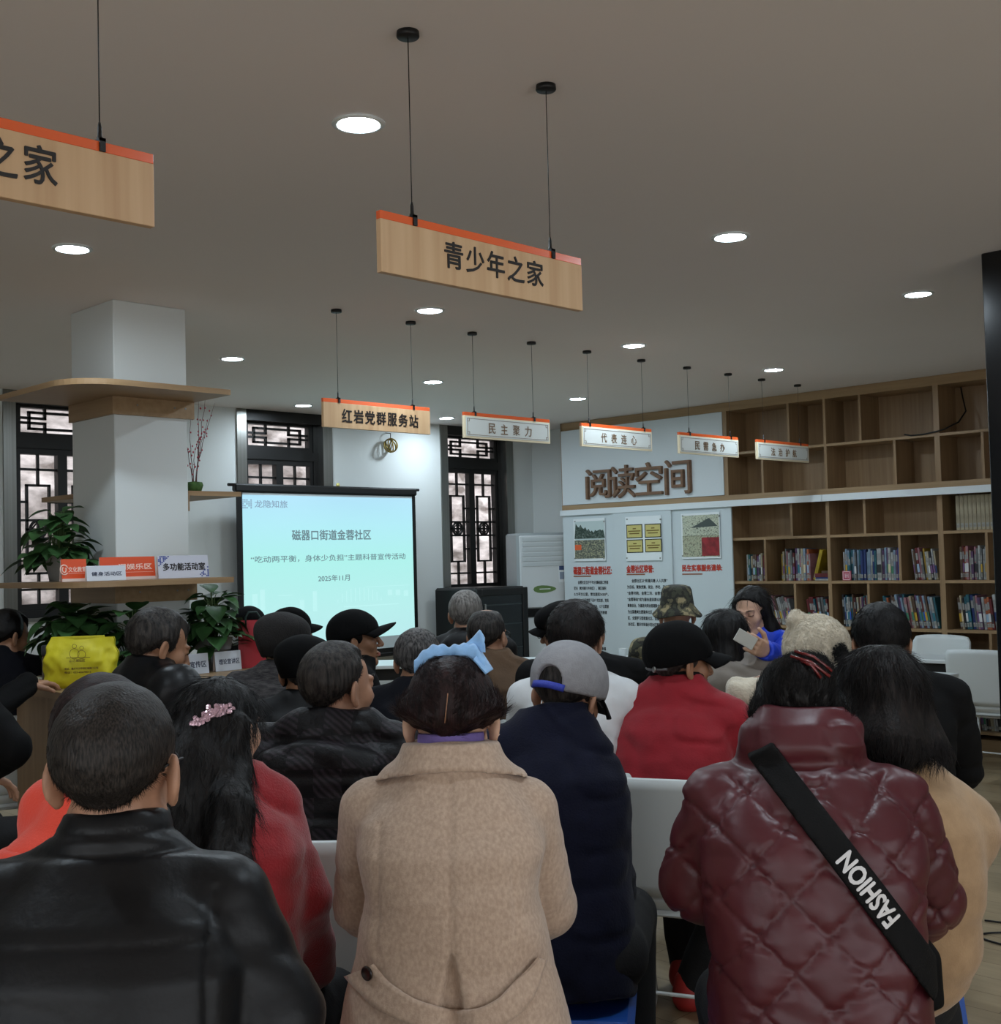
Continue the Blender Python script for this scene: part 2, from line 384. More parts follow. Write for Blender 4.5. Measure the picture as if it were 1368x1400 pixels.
for x, y, l in spots:
    if proto is None: proto = d = downlight()
    else: d = copy_tree(proto)
    d.location = (x, y, ZC); tag(d, l, 'ceiling light', 'round recessed ceiling downlights')

# ---------------------------------------------------------------- hanging signs
def hanging_sign(x0, x1, y, rods, wooden, text, tx0, tx1, tz0, tz1, label, bold=.02):
    zb, zt = 2.195, 2.342
    root = empty('hanging_sign', ((x0 + x1) / 2, y, zb), 0, label, 'sign', 'signs hanging from the ceiling')
    Mi = Matrix.Translation(-Vector(root.location)); hs = .02
    if wooden:
        boxo('board', (x0, y, zb), (x1, y + .018, zt - hs), M_board, root, .001).matrix_basis = Mi
    else:
        boxo('board', (x0, y, zb), (x1, y + .018, zt - hs), M_cream, root, .001).matrix_basis = Mi
        boxo('face_panel', (x0 + .012, y - .002, zb + .012), (x1 - .012, y, zt - hs - .008), M_signface, root).matrix_basis = Mi
        k = MB(); a0, a1, b0, b1 = x0 + .022, x1 - .022, zb + .02, zt - hs - .016; t = .0011
        def fr(p0, q0, p1, q1):
            for A, B in (((p0, q0), (p1, q0)), ((p0, q1), (p1, q1)), ((p0, q0), (p0, q1)), ((p1, q0), (p1, q1))):
                k.box((A[0] - t, y - .003, A[1] - t), (B[0] + t, y - .002, B[1] + t))
        fr(a0, b0, a1, b1)
        for px in (a0, a1 - .016):
            for pz in (b0, b1 - .016): fr(px, pz, px + .016, pz + .016)
        k.build('border_line', M_brownink, root, Mi)
    boxo('orange_strip', (x0, y + .001, zt - hs), (x1, y + .017, zt), M_orange, root, .001).matrix_basis = Mi
    n = len(text); w = (tx1 - tx0)
    k = MB()
    cell = w / (n - 1 + .86) if n > 1 else w
    for i, ch in enumerate(text):
        lettering(ch, (tx0 + i * cell, y - (.0005 if wooden else .0025), tz0), (1, 0, 0), (0, 0, 1), cell * .86 if wooden else cell * .55, tz1 - tz0, None, None, bold, .002, mb=k)
    k.build('lettering', M_ink if wooden else M_brownink, root, Mi)
    for r in rods:
        c = MB(); c.lathe([(.027, 0), (.028, -.012), (.026, -.015), (.003, -.015)], 24, (r, y + .009, ZC)); c.build('ceiling_rose', M_black, root, Mi)
        c = MB(); c.tube([(r, y + .009, ZC - .014), (r, y + .009, zt + .03)], .0013, 6); c.build('wire', M_black, root, Mi)
        c = MB(); c.lathe([(.002, .04), (.004, .03), (.0045, .012), (.006, .010), (.006, 0)], 10, (r, y + .009, zt))
        c.box((r - .006, y - .004, zt - .02), (r + .006, y + .0, zt + .006)); c.box((r - .006, y - .004, zt), (r + .006, y + .022, zt + .006)); c.box((r - .006, y + .018, zt - .02), (r + .006, y + .022, zt + .006))
        c.build('clamp', M_black, root, Mi)
    return root
YS = 2.135
p = lambda px, py: on_plane(px, py, 1, YS)
hanging_sign(1.784, 2.503, YS, (1.89, 2.385), True, '青少年之家', 1.984, 2.343, 2.236, 2.304, 'large pale wood sign with five black characters hanging in the middle foreground', .012)
hanging_sign(.482, 1.20, YS, (.59, 1.09), True, '之家', .860, 1.000, 2.232, 2.306, 'large pale wood sign cut off by the left edge of the photo', .012)
hanging_sign(3.62, 4.337, 4.81, (3.72, 4.22), True, '红岩党群服务站', 3.735, 4.25, 2.225, 2.295, 'small pale wood sign hanging in front of the wall ornament', .02)
sg = [(4.612, 5.325, (4.70, 5.19), '民主聚力', 4.80, 5.19, 'white sign hanging in front of the narrow lattice window'),
      (5.617, 6.328, (5.70, 6.25), '代表连心', 5.80, 6.19, 'white sign hanging left above the large raised lettering'),
      (6.632, 7.350, (6.76, 7.26), '民需急办', 6.81, 7.20, 'white sign hanging right above the raised lettering'),
      (7.596, 8.328, (7.70, 8.21), '法治护航', 7.78, 8.17, 'smallest white sign, hanging in front of the empty upper shelves')]
for x0, x1, rods, t, a, b, l in sg: hanging_sign(x0, x1, 4.83, rods, False, t, a, b, 2.228, 2.288, l, .004)

# ---------------------------------------------------------------- pillars
struct(boxo('pillar', (2.74, 5.28, 0), (3.13, 5.72, ZC), M_wall, None, .004), 'square white pillar carrying wooden shelves')
struct(boxo('pillar.001', (5.21, 1.3, 0), (5.75, 2.14, ZC), M_blackgloss, None, .004), 'glossy black pillar at the right edge')

def rounded_L(x0, y0, x1, y1, r, n=10):
    """outline of a rectangle whose corner (x0,y0) is rounded"""
    return [(x0 + r - r * math.sin(t), y0 + r - r * math.cos(t)) for t in np.linspace(0, math.pi / 2, n)][::-1] + [(x1, y0), (x1, y1), (x0, y1)]
def pillar_shelf(z, label):
    r = empty('pillar_shelf', (2.74, 5.28, z), 0, label, 'shelf'); Mi = Matrix.Translation(-Vector(r.location))
    def L(e, z0, z1):
        # board wrapping the pillar's front and left faces
        a = [(2.37 + .22 - .22 * math.sin(t), 4.93 + .22 - .22 * math.cos(t)) for t in np.linspace(0, math.pi / 2, 12)]
        return a
    k = MB(); arc = L(0, 0, 0)
    k.prism([(2.739, 5.279), (2.739, 5.72), (2.37, 5.72)] + arc[::-1] + [(3.16, 4.93), (3.16, 5.279)], z, z + .026); k.build('board', M_wood, r, Mi)
    k = MB(); k.box((2.722, 5.262, z - .085), (3.16, 5.279, z)); k.build('bracket', M_woodh, r, Mi)
    k = MB(); k.box((2.722, 5.279, z - .085), (2.739, 5.72, z)); k.build('bracket', M_woodh, r, Mi)
    k = MB()
    for x in (2.85, 3.05, 3.11):
        k.lathe([(.005, 0), (.005, .002)], 8); k.xf(Matrix.Translation((x, 5.261, z - .035)) @ Matrix.Rotation(math.pi / 2, 4, 'X'), len(k.v) - 16)
    k.build('screw', M_steel, r, Mi)
    return r
pillar_shelf(2.332, 'upper oak shelf with rounded corner wrapped around the white pillar')
pillar_shelf(1.432, 'lower oak shelf on the white pillar holding name cards')
def small_shelf(poly, br, label):
    r = empty('pillar_shelf', (poly[0][0], poly[0][1], 1.87), 0, label, 'shelf'); Mi = Matrix.Translation(-Vector(r.location))
    k = MB(); k.prism(poly, 1.868, 1.892); k.build('board', M_wood, r, Mi)
    k = MB(); k.box(*br); k.build('bracket', M_woodh, r, Mi)
small_shelf([(3.131, 5.30), (3.45, 5.30), (3.45, 6.1), (3.131, 6.1)], ((3.131, 5.30, 1.79), (3.148, 5.72, 1.868)), 'small oak shelf at the right side of the white pillar')
small_shelf([(2.75, 5.722), (3.129, 5.722), (3.129, 6.1), (2.75, 6.1)], ((2.75, 5.722, 1.79), (3.12, 5.738, 1.868)), 'small oak shelf behind the white pillar at left')

# ---------------------------------------------------------------- counter around the pillar
CT = 1.0
r = empty('counter', (2.26, 4.8, 0), 0, 'oak reception counter around the foot of the white pillar', 'counter'); Mi = Matrix.Translation(-Vector(r.location))
k = MB(); k.prism([(2.26, 4.82), (3.56, 4.82), (3.56, 5.40), (3.133, 5.40), (3.133, 5.277), (2.737, 5.277), (2.737, 5.42), (2.26, 5.42)], CT - .03, CT); k.build('worktop', M_woodh, r, Mi)
k = MB(); k.box((2.30, 4.86, .08), (3.51, 4.88, CT - .03)); k.build('front_panel', M_woodv, r, Mi)
k = MB(); k.box((2.30, 4.88, .08), (2.32, 5.38, CT - .03)); k.build('side_panel', M_woodv, r, Mi)
k = MB(); k.box((2.34, 4.92, 0), (3.46, 4.94, .08)); k.box((2.34, 4.92, 0), (2.36, 5.34, .08)); k.build('plinth', M_black, r, Mi)
k = MB(); k.box((2.32, 5.36, .08), (2.73, 5.38, CT - .03)); k.box((3.49, 4.88, .08), (3.51, 5.36, CT - .03)); k.build('end_panel', M_woodv, r, Mi)

# ---------------------------------------------------------------- projection screen
def screen_mat():
    m = bpy.data.materials.new('projected_slide'); m.use_nodes = True; nt = m.node_tree; b = nt.nodes['Principled BSDF']
    b.inputs['Base Color'].default_value = (.1, .1, .1, 1); b.inputs['Roughness'].default_value = .9
    tc = nt.nodes.new('ShaderNodeTexCoord'); sp = nt.nodes.new('ShaderNodeSeparateXYZ'); rp = nt.nodes.new('ShaderNodeValToRGB')
    nt.links.new(tc.outputs['Generated'], sp.inputs[0]); nt.links.new(sp.outputs['Z'], rp.inputs[0]); nt.links.new(rp.outputs[0], b.inputs['Emission Color'])
    e = rp.color_ramp.elements; e[0].position = 0; e[0].color = lin((180, 230, 232)); e[1].position = 1; e[1].color = lin((168, 220, 242))
    for p_, c_ in ((.2, (178, 234, 232)), (.55, (168, 236, 230)), (.8, (170, 230, 240))):
        n = e.new(p_); n.color = lin(c_)
    b.inputs['Emission Strength'].default_value = .88
    return m
YSC = 8.22
r = empty('projection_screen', (6.28, YSC, 0), 0, 'pull-up projection screen with black border showing a pale blue title slide', 'projection screen'); Mi = Matrix.Translation(-Vector(r.location))
X0, X1 = 5.362, 7.165
boxo('fabric', (X0 - .055, YSC + .006, .70), (X1 + .045, YSC + .010, 2.10), M_black, r).matrix_basis = Mi
boxo('slide_image', (X0, YSC + .001, .845), (X1, YSC + .005, 2.075), screen_mat(), r).matrix_basis = Mi
boxo('white_margin', (X0, YSC + .001, .74), (X1, YSC + .005, .844), mat('screen_white', (200, 212, 216), .9), r).matrix_basis = Mi
boxo('white_margin', (X0, YSC + .001, 2.075), (X1, YSC + .005, 2.092), mat('screen_white', (200, 212, 216), .9), r).matrix_basis = Mi
k = MB(); k.box((X0 - .07, YSC - .01, 2.10), (X1 + .06, YSC + .05, 2.165), .012); k.tube([(X0 - .12, YSC + .02, 2.155), (X1 + .1, YSC + .02, 2.155)], .013, 10); k.build('case', M_black, r, Mi)
k = MB(); k.box((X0 - .06, YSC - .005, .665), (X1 + .05, YSC + .02, .70), .006); k.build('bottom_bar', M_black, r, Mi)
k = MB(); k.tube([(6.28, YSC + .05, .02), (6.28, YSC + .05, 2.15)], .016, 10)
for a in (-1, 1): k.tube([(6.28, YSC + .05, .5), (6.28 + a * .5, YSC - .1, .012)], .012, 8)
k.tube([(6.28, YSC + .05, .5), (6.28, YSC + .15, .012)], .012, 8); k.build('stand', M_black, r, Mi)
M_slide = mat('slide_text', (98, 128, 138), .9, emit=.75, ebase=.08); M_slide2 = mat('slide_text_soft', (128, 158, 186), .9, emit=.8, ebase=.08); M_slide3 = mat('slide_watermark', (186, 240, 238), .9, emit=.88, ebase=.1)
q = lambda px, py: on_plane(px, py, 1, YSC)
def slide_text(t, x0, x1, y0, y1, m, bold=.012):
    a = q(x0, y0); b = q(x1, y1); lettering(t, (a.x, YSC + .0008, min(a.z, b.z)), (1, 0, 0), (0, 0, 1), b.x - a.x, abs(a.z - b.z), m, r, bold, .0004, 'slide_lettering').matrix_basis = Mi
slide_text('磁器口街道金蓉社区', 399, 507, 739, 724, M_slide, .02)
slide_text('“吃动两平衡，身体少负担”主题科普宣传活动', 343, 554, 770, 756, M_slide, .008)
slide_text('2025年11月', 435, 478, 795.5, 785, M_slide)
slide_text('龙隐知旅', 348, 393, 694, 684.5, M_slide2, .01)
k = MB(); a = q(331, 695); b = q(345, 682)
for i in range(5):
    for j in range(5):
        if (i * 7 + j * 3) % 4 != 1 or i in (0, 4): 
            s = (b.x - a.x) / 5; z = (b.z - a.z) / 5; k.box((a.x + i * s, YSC + .0004, a.z + j * z), (a.x + i * s + s * .7, YSC + .001, a.z + j * z + z * .7))
k.build('slide_logo', M_slide2, r, Mi)
skn = lambda k: k.build('slide_building', M_slide3, r, Mi)
for x0, x1, y0, y1 in ((345, 352, 830, 812), (356, 362, 835, 806), (470, 545, 829, 826), (530, 536, 814, 806), (541, 547, 814, 806), (552, 558, 815, 807), (410, 416, 834, 820), (428, 433, 836, 808), (380, 400, 815, 813), (500, 560, 802, 800)):
    k = MB(); a = q(x0, y0); b = q(x1, y1); k.box((a.x, YSC + .0004, a.z), (b.x, YSC + .001, b.z)); skn(k)
c = q(492, 822)
for s in np.linspace(-1, 1, 11): k = MB(); k.box((c.x + s * .24 - .004, YSC + .0004, c.z), (c.x + s * .24 + .004, YSC + .001, c.z + .12 * math.sqrt(1 - .96 * s * s))); skn(k)
k = MB(); k.lathe([(.012, 0), (.018, .01), (.01, .028), (.001, .03)], 10); k.build('clip', mat('yellow_clip', (208, 200, 120), .5), r, Mi @ Matrix.Translation((6.34, YSC + .02, 2.166)))

# ---------------------------------------------------------------- woven ball ornament on the wall
c = on_plane(534, 609, 1, 8.33)
r = empty('wall_ornament', c, 0, 'woven golden wire ball hanging on a black peg below the wooden service sign', 'ornament')
k = MB()
for i in range(6):
    R_ = Matrix.Rotation(i * .52, 4, 'Z') @ Matrix.Rotation(1.1 + .35 * (i % 3), 4, 'X')
    k.tube([R_ @ Vector((.062 * math.cos(t), .062 * math.sin(t), 0)) for t in np.linspace(0, 2 * math.pi, 25)[:-1]], .006, 6, True)
k.build('ball', mat('golden_wire', (150, 130, 70), .35, .7), r)
k = MB(); k.tube([(0, .068, .12), (0, 0, .11), (0, 0, .06)], .004, 6); k.build('peg', M_black, r)
# ---------------------------------------------------------------- built-in bookcase along the right wall
XF = 8.65; XB = XW - .005; YEND = 1.2
bc = empty('bookcase', (XF, 5.8, 0), 0, 'built-in oak wall bookcase with staggered open compartments and white sliding doors', 'bookcase'); Mi = Matrix.Translation(-Vector(bc.location))
def bpart(name, a, b, m, bev=0.0): o = boxo(name, a, b, m, bc, bev); o.matrix_basis = Mi; return o
bpart('header', (XF, YEND, 2.725), (XB, 7.70, ZC - .002), M_woodh)
bpart('back_panel', (XB - .012, YEND, .1), (XB, 7.70, 2.725), M_woodv)
bpart('plinth', (XF + .02, YEND, 0), (XB, 7.70, .10), M_woodh)
bpart('fascia', (XF - .004, YEND, 1.955), (XB, 7.712, 2.0), M_woodh)
bpart('end_panel', (XF, 7.69, 0), (XB, 7.712, ZC - .002), M_woodv)
bpart('end_panel', (XF, 5.80, .1), (XB, 5.84, 2.725), M_woodv)
M_track = mat('white_track', (226, 234, 238), .35)
bpart('door_track', (XF - .05, 4.89, 1.90), (XF - .004, 7.70, 1.953), M_track); bpart('door_track', (XF - .05, YEND, 1.90), (XF - .004, 4.885, 1.953), M_track)
unit = [(5.80, 3.94), (3.94, 2.08), (2.08, 1.2)]
T = .02
def shelf(z, y0, y1, t=.022): bpart('shelf', (XF + .003, y1, z - t), (XB - .012, y0, z), M_woodh)
def upright(y, z0, z1, t=T): bpart('upright', (XF + .002, y - t / 2, z0), (XB - .012, y + t / 2, z1), M_woodv)
for y0, y1 in unit:
    for z in (.16, .53, .895, 1.262, 1.63): shelf(z, y0, y1)
    shelf(2.362, y0, y1, .02)
for y in (3.94, 2.08): upright(y, .1, 2.725, .042)
for y0 in (5.80, 3.94, 2.08):
    if y0 < 2.1: continue
    c = y0 - .93
    upright(c, .1, 1.95, .03); upright(c, 2.0, 2.725, .022)
    for z0, z1, offs in ((2.0, 2.34, (.34, 1.52)), (2.362, 2.725, (.60, 1.24)), (1.63, 1.95, (.60, 1.25)), (1.262, 1.608, (.34, 1.53)), (.895, 1.24, (.61, 1.26)), (.53, .873, (.34, 1.55)), (.16, .508, (.60, 1.26))):
        for f in offs: upright(y0 - f, z0, z1)
# white panel with raised lettering above the doors
M_panel = mat('white_panel', (214, 222, 226), .5)
pn = bpart('sign_panel', (XF - .006, 5.842, 2.004), (XF + .012, 7.700, 2.722), M_panel)
M_letter = wood('brown_letter', (128, 96, 70), (112, 80, 56), (4, 4, 30), .5)
px4 = [(803, 836, 641, 683), (836, 869, 636, 682), (871, 906, 632, 678), (911, 945, 628, 677)]
for ch, (a, b, y0, y1) in zip('阅读空间', px4):
    A = on_plane(a, y1, 0, XF - .006); B = on_plane(b, y0, 0, XF - .006)
    o = lettering(ch, (XF - .0065, A.y, A.z), (0, -1, 0), (0, 0, 1), A.y - B.y, B.z - A.z + .01, M_letter, pn, .008, .032, 'letter')
# sliding doors with poster boards
M_door = mat('white_door', (206, 217, 221), .45)
M_red = mat('red_heading', (196, 60, 40), .5); M_dark = mat('dark_text', (22, 26, 28), .6); M_gold = mat('gold_plaque', (206, 194, 118), .4); M_boardw = mat('photo_board', (236, 242, 244), .25)
def photo_mat(name, cols, scale):
    m = bpy.data.materials.new(name); m.use_nodes = True; nt = m.node_tree; b = nt.nodes['Principled BSDF']; b.inputs['Roughness'].default_value = .3
    tc = nt.nodes.new('ShaderNodeTexCoord'); mp = nt.nodes.new('ShaderNodeMapping'); mp.inputs['Scale'].default_value = (scale, scale, scale * 1.4)
    v = nt.nodes.new('ShaderNodeTexVoronoi'); v.feature = 'F1'; v.inputs['Scale'].default_value = 1.0
    nz = nt.nodes.new('ShaderNodeTexNoise'); nz.inputs['Scale'].default_value = 2.2; nz.inputs['Detail'].default_value = 5
    rp = nt.nodes.new('ShaderNodeValToRGB'); rp.color_ramp.interpolation = 'LINEAR'
    for i, c in enumerate(cols):
        e = rp.color_ramp.elements[i] if i < 2 else rp.color_ramp.elements.new(.5)
        e.position = .3 + .4 * i / (len(cols) - 1); e.color = lin(c)
    nt.links.new(tc.outputs['Object'], mp.inputs[0]); nt.links.new(mp.outputs[0], nz.inputs[0]); nt.links.new(nz.outputs[0], rp.inputs[0]); nt.links.new(rp.outputs[0], b.inputs[0]); return m
MP = [photo_mat('photo_trees', [(30, 44, 40), (60, 78, 68), (120, 130, 124)], 22), photo_mat('photo_street', [(58, 52, 48), (110, 116, 104), (196, 190, 150)], 30),
      photo_mat('photo_hall', [(120, 128, 118), (210, 214, 190), (60, 64, 58)], 24), photo_mat('photo_stage', [(90, 100, 88), (190, 190, 160), (70, 60, 56)], 26), mat('photo_red', (150, 34, 42), .3, vary=.4, vscale=(20, 20, 20)), mat('photo_sky', (196, 212, 212), .3)]
doors = [(7.69, 7.035, XF - .026, 'l'), (7.045, 6.385, XF - .046, 'm'), (6.392, 5.765, XF - .026, 'r')]
body1 = ['　　金蓉社区位于千年古镇磁器口西南', '至东（毗邻原川外校区），辖区面积', '0.73平方公里，常住居民5430户，', '13270人，社区党委下设9个党支部，党员', '共有436名人，社区5个网格，12个志愿服', '务队伍和团体，居民自治组织完善健', '全。近年来，社区先后获得“全', '国和谐社区建设示范，重庆市“先', '进基层党组织民主法治示范社区', '荣誉称号，社区以党建引领和谐', '治理，打造邻里互助的幸福家园', '为居民提供便捷的公共服务“幸福', '社区”品牌，开展各类文体活动丰', '富居民生活，建设宜居“美好家']
body2 = ['　　金蓉社区以“和谐共建·人人共享”', '为目标，聚焦党建、就业、养老、平安', '“金蓉书院、金蓉工坊、金蓉食堂”，', '“金蓉驿站”成为服务居民群众的阵地。', '聚焦自治，为基层共同治理凝聚合力，服务', '为全国最美志愿服务社区、全国民主法治', '区、全国学习型家庭社区、全国敬老社会', '治社区，重庆市和谐示范社区等荣誉称号。']
for i, (y0, y1, x, nm) in enumerate(doors):
    d = bpart('sliding_door', (x, y1, .10), (x + .018, y0, 1.899 if nm != 'm' else 1.898), M_door, .002)
    d['label'] = ['white sliding door with text beside the air conditioner', 'white sliding door with four gold plaques', 'white sliding door nearest the open shelves'][i]
    def dbox(name, px0, py0, px1, py1, dx, m, t=.001):
        a = on_plane(px0, py0, 0, x); b = on_plane(px1, py1, 0, x); return boxo(name, (x - dx - t, a.y, a.z), (x - dx, b.y, b.z), m, d)
    rects = [(784.5, 710, 829, 766.5), (855.5, 707, 906, 766), (931.5, 702.5, 986, 763)]
    a0, b0, a1, b1 = rects[i]; dbox('photo_board', a0, b0, a1, b1, 0.008, M_boardw, .004)
    k = MB()
    for u in (a0 + 2.5, a1 - 2.5):
        for v in (b0 + 3, b1 - 3): c = on_plane(u, v, 0, x); k.box((x - .018, c.y - .006, c.z - .006), (x, c.y + .006, c.z + .006), .002)
    k.build('stud', M_steel, d)
    if i == 0:
        dbox('photograph', 786.5, 713.5, 827.5, 737, .0125, MP[5]); dbox('photograph', 786.5, 739, 828, 763, .0125, MP[1])
        k = MB(); A = on_plane(786.5, 737, 0, x); B = on_plane(827.5, 713.5, 0, x)
        pr = [0, .98, .8, .72, .9, .7, .62, .74, .5, .62, .42, .5, .35, .52, .46, .5, .55, .48, .52, 0]
        pts = [(x - .0140, A.y + (B.y - A.y) * j / (len(pr) - 1), A.z + (B.z - A.z) * v) for j, v in enumerate(pr)]
        for j in range(len(pts) - 1):
            k.add([pts[j], pts[j + 1], (pts[j + 1][0], pts[j + 1][1], A.z), (pts[j][0], pts[j][1], A.z)], [(0, 1, 2, 3)])
        k.build('photograph_trees', MP[0], d)
        dbox('photograph_banner', 787, 745, 796, 752, .0137, M_orange)
    if i == 1:
        for (u0, v0, u1, v1) in ((857, 717.5, 879.5, 735.5), (882, 716.5, 905, 734.5), (857.5, 738, 880.5, 755.5), (882.5, 737, 906, 754.5)):
            dbox('plaque_frame', u0, v0, u1, v1, .0125, M_dark); dbox('plaque', u0 + 1.2, v0 + 1.2, u1 - 1.2, v1 - 1.2, .0137, M_gold)
            k = MB(); 
            for t, w in ((.3, .2), (.5, .75), (.68, .6)):
                c0 = on_plane(u0 + (u1 - u0) * (.5 - w / 2), v0 + (v1 - v0) * t, 0, x); c1 = on_plane(u0 + (u1 - u0) * (.5 + w / 2), v0 + (v1 - v0) * t, 0, x); k.box((x - .0155, c0.y, c0.z - .005), (x - .0147, c1.y, c0.z + .005))
            k.build('plaque_lettering', mat('plaque_text', (120, 96, 30), .5), d)
    if i == 2:
        dbox('photograph', 933.5, 705.5, 984, 731.5, .0125, MP[2]); dbox('photograph', 934, 733, 985, 760.5, .0125, MP[3]); dbox('photograph_stage', 960, 735, 984.8, 759.5, .0137, MP[4])
        k = MB(); A = on_plane(945, 722, 0, x); B = on_plane(970, 708, 0, x); C = on_plane(982, 719, 0, x)
        k.add([(x - .0140, A.y, A.z), (x - .0140, B.y, B.z), (x - .0140, C.y, C.z)], [(0, 2, 1)]); k.build('photograph_roof', mat('photo_roof', (74, 82, 78), .4), d)
    heads = [('磁器口街道金蓉社区:', 784, 836, 786, 774.5), ('金蓉社区荣誉:', 856.5, 893, 783.5, 773), ('民生实事服务清单:', 932.5, 987, 781.5, 772)]
    t, u0, u1, v0, v1 = heads[i]; A = on_plane(u0, v0, 0, x); B = on_plane(u1, v1, 0, x)
    lettering(t, (x - .0005, A.y, A.z), (0, -1, 0), (0, 0, 1), A.y - B.y, B.z - A.z + .006, M_red, d, .03, .004, 'heading')
    k = MB(); u0, u1, v = [(784, 808, 788), (856.5, 881.5, 785.5), (932.5, 960, 785)][i]; A = on_plane(u0, v, 0, x); B = on_plane(u1, v, 0, x)
    k.box((x - .002, A.y, A.z - .006), (x, B.y, A.z + .006)); k.build('heading_rule', mat('rule_brown', (150, 96, 70), .5), d)
    if i < 2:
        k = MB(); lines = (body1, body2)[i]; yl = [A.y, (6.40 if i else 7.10)]
        for n, ln in enumerate(lines):
            zz = A.z - .058 - n * (.0565 if i == 0 else .0565)
            cw = (yl[0] - yl[1] - .03) / 17.0
            ind = len(ln) - len(ln.lstrip('　')); s = ln.lstrip('　'); cws = min(cw, (yl[0] - yl[1] - .03 - ind * cw) / max(len(s), 1)) if len(s) > 14 else cw
            lettering(s, (x - .0002, yl[0] - ind * cw, zz - .017), (0, -1, 0), (0, 0, 1), cws * len(s) * .97, .034, None, None, .03, .0005, mb=k)
        k.build('body_text', M_dark, d)

# ---------------------------------------------------------------- books
rb = random.Random(11)
PAL = {'white': (206, 208, 208), 'pale blue': (150, 176, 200), 'navy blue': (34, 52, 104), 'dark red': (122, 34, 40), 'pink': (190, 130, 140), 'grey': (126, 128, 130),
       'mustard yellow': (190, 154, 50), 'green': (58, 116, 88), 'teal': (44, 110, 126), 'brown': (106, 78, 60), 'black': (36, 36, 40), 'orange': (196, 104, 60), 'cream': (206, 192, 160), 'purple': (110, 76, 120), 'bright blue': (30, 84, 180), 'bright yellow': (206, 176, 30)}
ORD = ['first', 'second', 'third', 'fourth', 'fifth', 'sixth', 'seventh', 'eighth', 'ninth', 'tenth', 'eleventh', 'twelfth', 'thirteenth', 'fourteenth', 'fifteenth', 'sixteenth', 'seventeenth', 'eighteenth', 'nineteenth', 'twentieth', 'twenty-first', 'twenty-second', 'twenty-third', 'twenty-fourth', 'twenty-fifth', 'twenty-sixth']
def book(w, h, dep, col, two=None, band=None, strip=True):
    """book standing with spine towards -X, corner at origin: y from 0 to -w, z up"""
    mC = mat('book_' + col.replace(' ', '_'), tuple(int(v * .8) for v in PAL[col]), .5, vary=.3, vscale=(9, 30, 14))
    k = MB(); k.box((0, -w, 0), (dep, 0, h), min(.003, w * .2)); me = k.mesh('book', mC); o = link('book', me)
    if w > .006:
        k = MB(); k.box((-.0008, -w * .86, h * .08), (.0005, -w * .14, h * .20)); 
        if band: k2 = MB(); k2.box((-.0008, -w * .9, h * band), (.0005, -w * .1, h * (band + .22))); link('spine_band', k2.mesh('spine_band', mat('book_band', (140, 140, 138), .6, vary=.4, vscale=(30, 30, 30))), o)
        link('spine_label', k.mesh('spine_label', mat('book_label', (158, 158, 152), .6, vary=.3, vscale=(40, 40, 40))), o)
        if two:
            k = MB(); k.box((-.0006, -w * .95, h * .24), (.0004, -w * .05, h * .5 if two != 'low' else h * .42)); link('spine_title', k.mesh('spine_title', mat('book_' + rb.choice(list(PAL)).replace(' ', '_') + '_t', PAL[rb.choice(list(PAL))], .5)), o)
    return o
def fill(y_left, y_right, z, hmin, hmax, cols, where, lean=0, tmin=.008, tmax=.022, xoff=.05, n=None, seqs=None):
    y = y_left; i = 0; grp = 'books ' + where
    while y > y_right + tmin and i < len(ORD):
        w = rb.uniform(tmin, tmax); h = rb.uniform(hmin, hmax); col = seqs[i] if seqs and i < len(seqs) else rb.choice(cols)
        if y - w < y_right: break
        o = book(w, h, rb.uniform(.15, .19), col, rb.random() < .6, rb.choice([None, .55, .62]))
        a = math.radians(lean)
        o.location = (XF + xoff + rb.uniform(0, .02), y - (h * math.sin(abs(a)) * 0 ), z + .0005 + (w * abs(math.sin(a)) if a > 0 else 0)); o.rotation_euler = (a, 0, 0)
        th = 'thin' if w < .012 else ('thick' if w > .018 else 'slim')
        tag(o, '%s %s book, %s from left %s' % (th, col, ORD[i], where), 'book', grp); y -= w / math.cos(a) + .0012; i += 1
mix = ['white', 'pink', 'dark red', 'grey', 'teal', 'brown', 'pale blue', 'black', 'cream', 'orange', 'purple']
blue = ['white', 'pale blue', 'navy blue', 'white', 'grey', 'pale blue', 'purple', 'teal', 'white']
fill(5.685, 5.465, 1.262, .21, .235, mix, 'beside the white door', 0, seqs=['white', 'green', 'teal', 'cream', 'brown', 'brown', 'dark red', 'purple', 'white', 'cream', 'dark red', 'white'])
fill(5.345, 5.06, 1.262, .22, .27, mix, 'left of lying red book', 0, .012, .024, seqs=['mustard yellow', 'cream', 'grey', 'pink', 'white', 'grey', 'dark red', 'purple', 'white', 'pink', 'cream'])
o = book(.03, .255, .17, 'bright yellow'); o.location = (XF + .06, 5.055, 1.2635 + .0); o.rotation_euler = (.28, 0, 0); o.location.z += .0085; tag(o, 'bright yellow book leaning beside the lying red books', 'book')
for j, (c_, L_, t_, lb) in enumerate((('white', .2, .014, 'white book at the bottom of the lying stack'), ('navy blue', .19, .012, 'navy blue book second from bottom of lying stack'), ('dark red', .2, .032, 'thick red book lying flat under the brown book'), ('brown', .115, .02, 'small brown book on top of the lying stack'))):
    k = MB(); z0 = 1.2628 + [0, .0142, .0264, .0586][j]; k.box((XF + .05, 4.888, z0), (XF + .2, 4.888 + L_ * .72, z0 + t_), .002)
    o = k.build('book', mat('book_' + c_.replace(' ', '_'), PAL[c_], .45)); tag(o, lb, 'book', 'books lying flat')
fill(4.78, 4.30, 1.262, .215, .255, blue, 'in the blue comics row', 0, .013, .022)
k = MB(); k.box((XF + .012, 4.765, 1.2635), (XF + .022, 4.69, 1.34), .002); o = k.build('stamp_card', mat('stamp_pink', (176, 70, 92), .5))
k = MB()
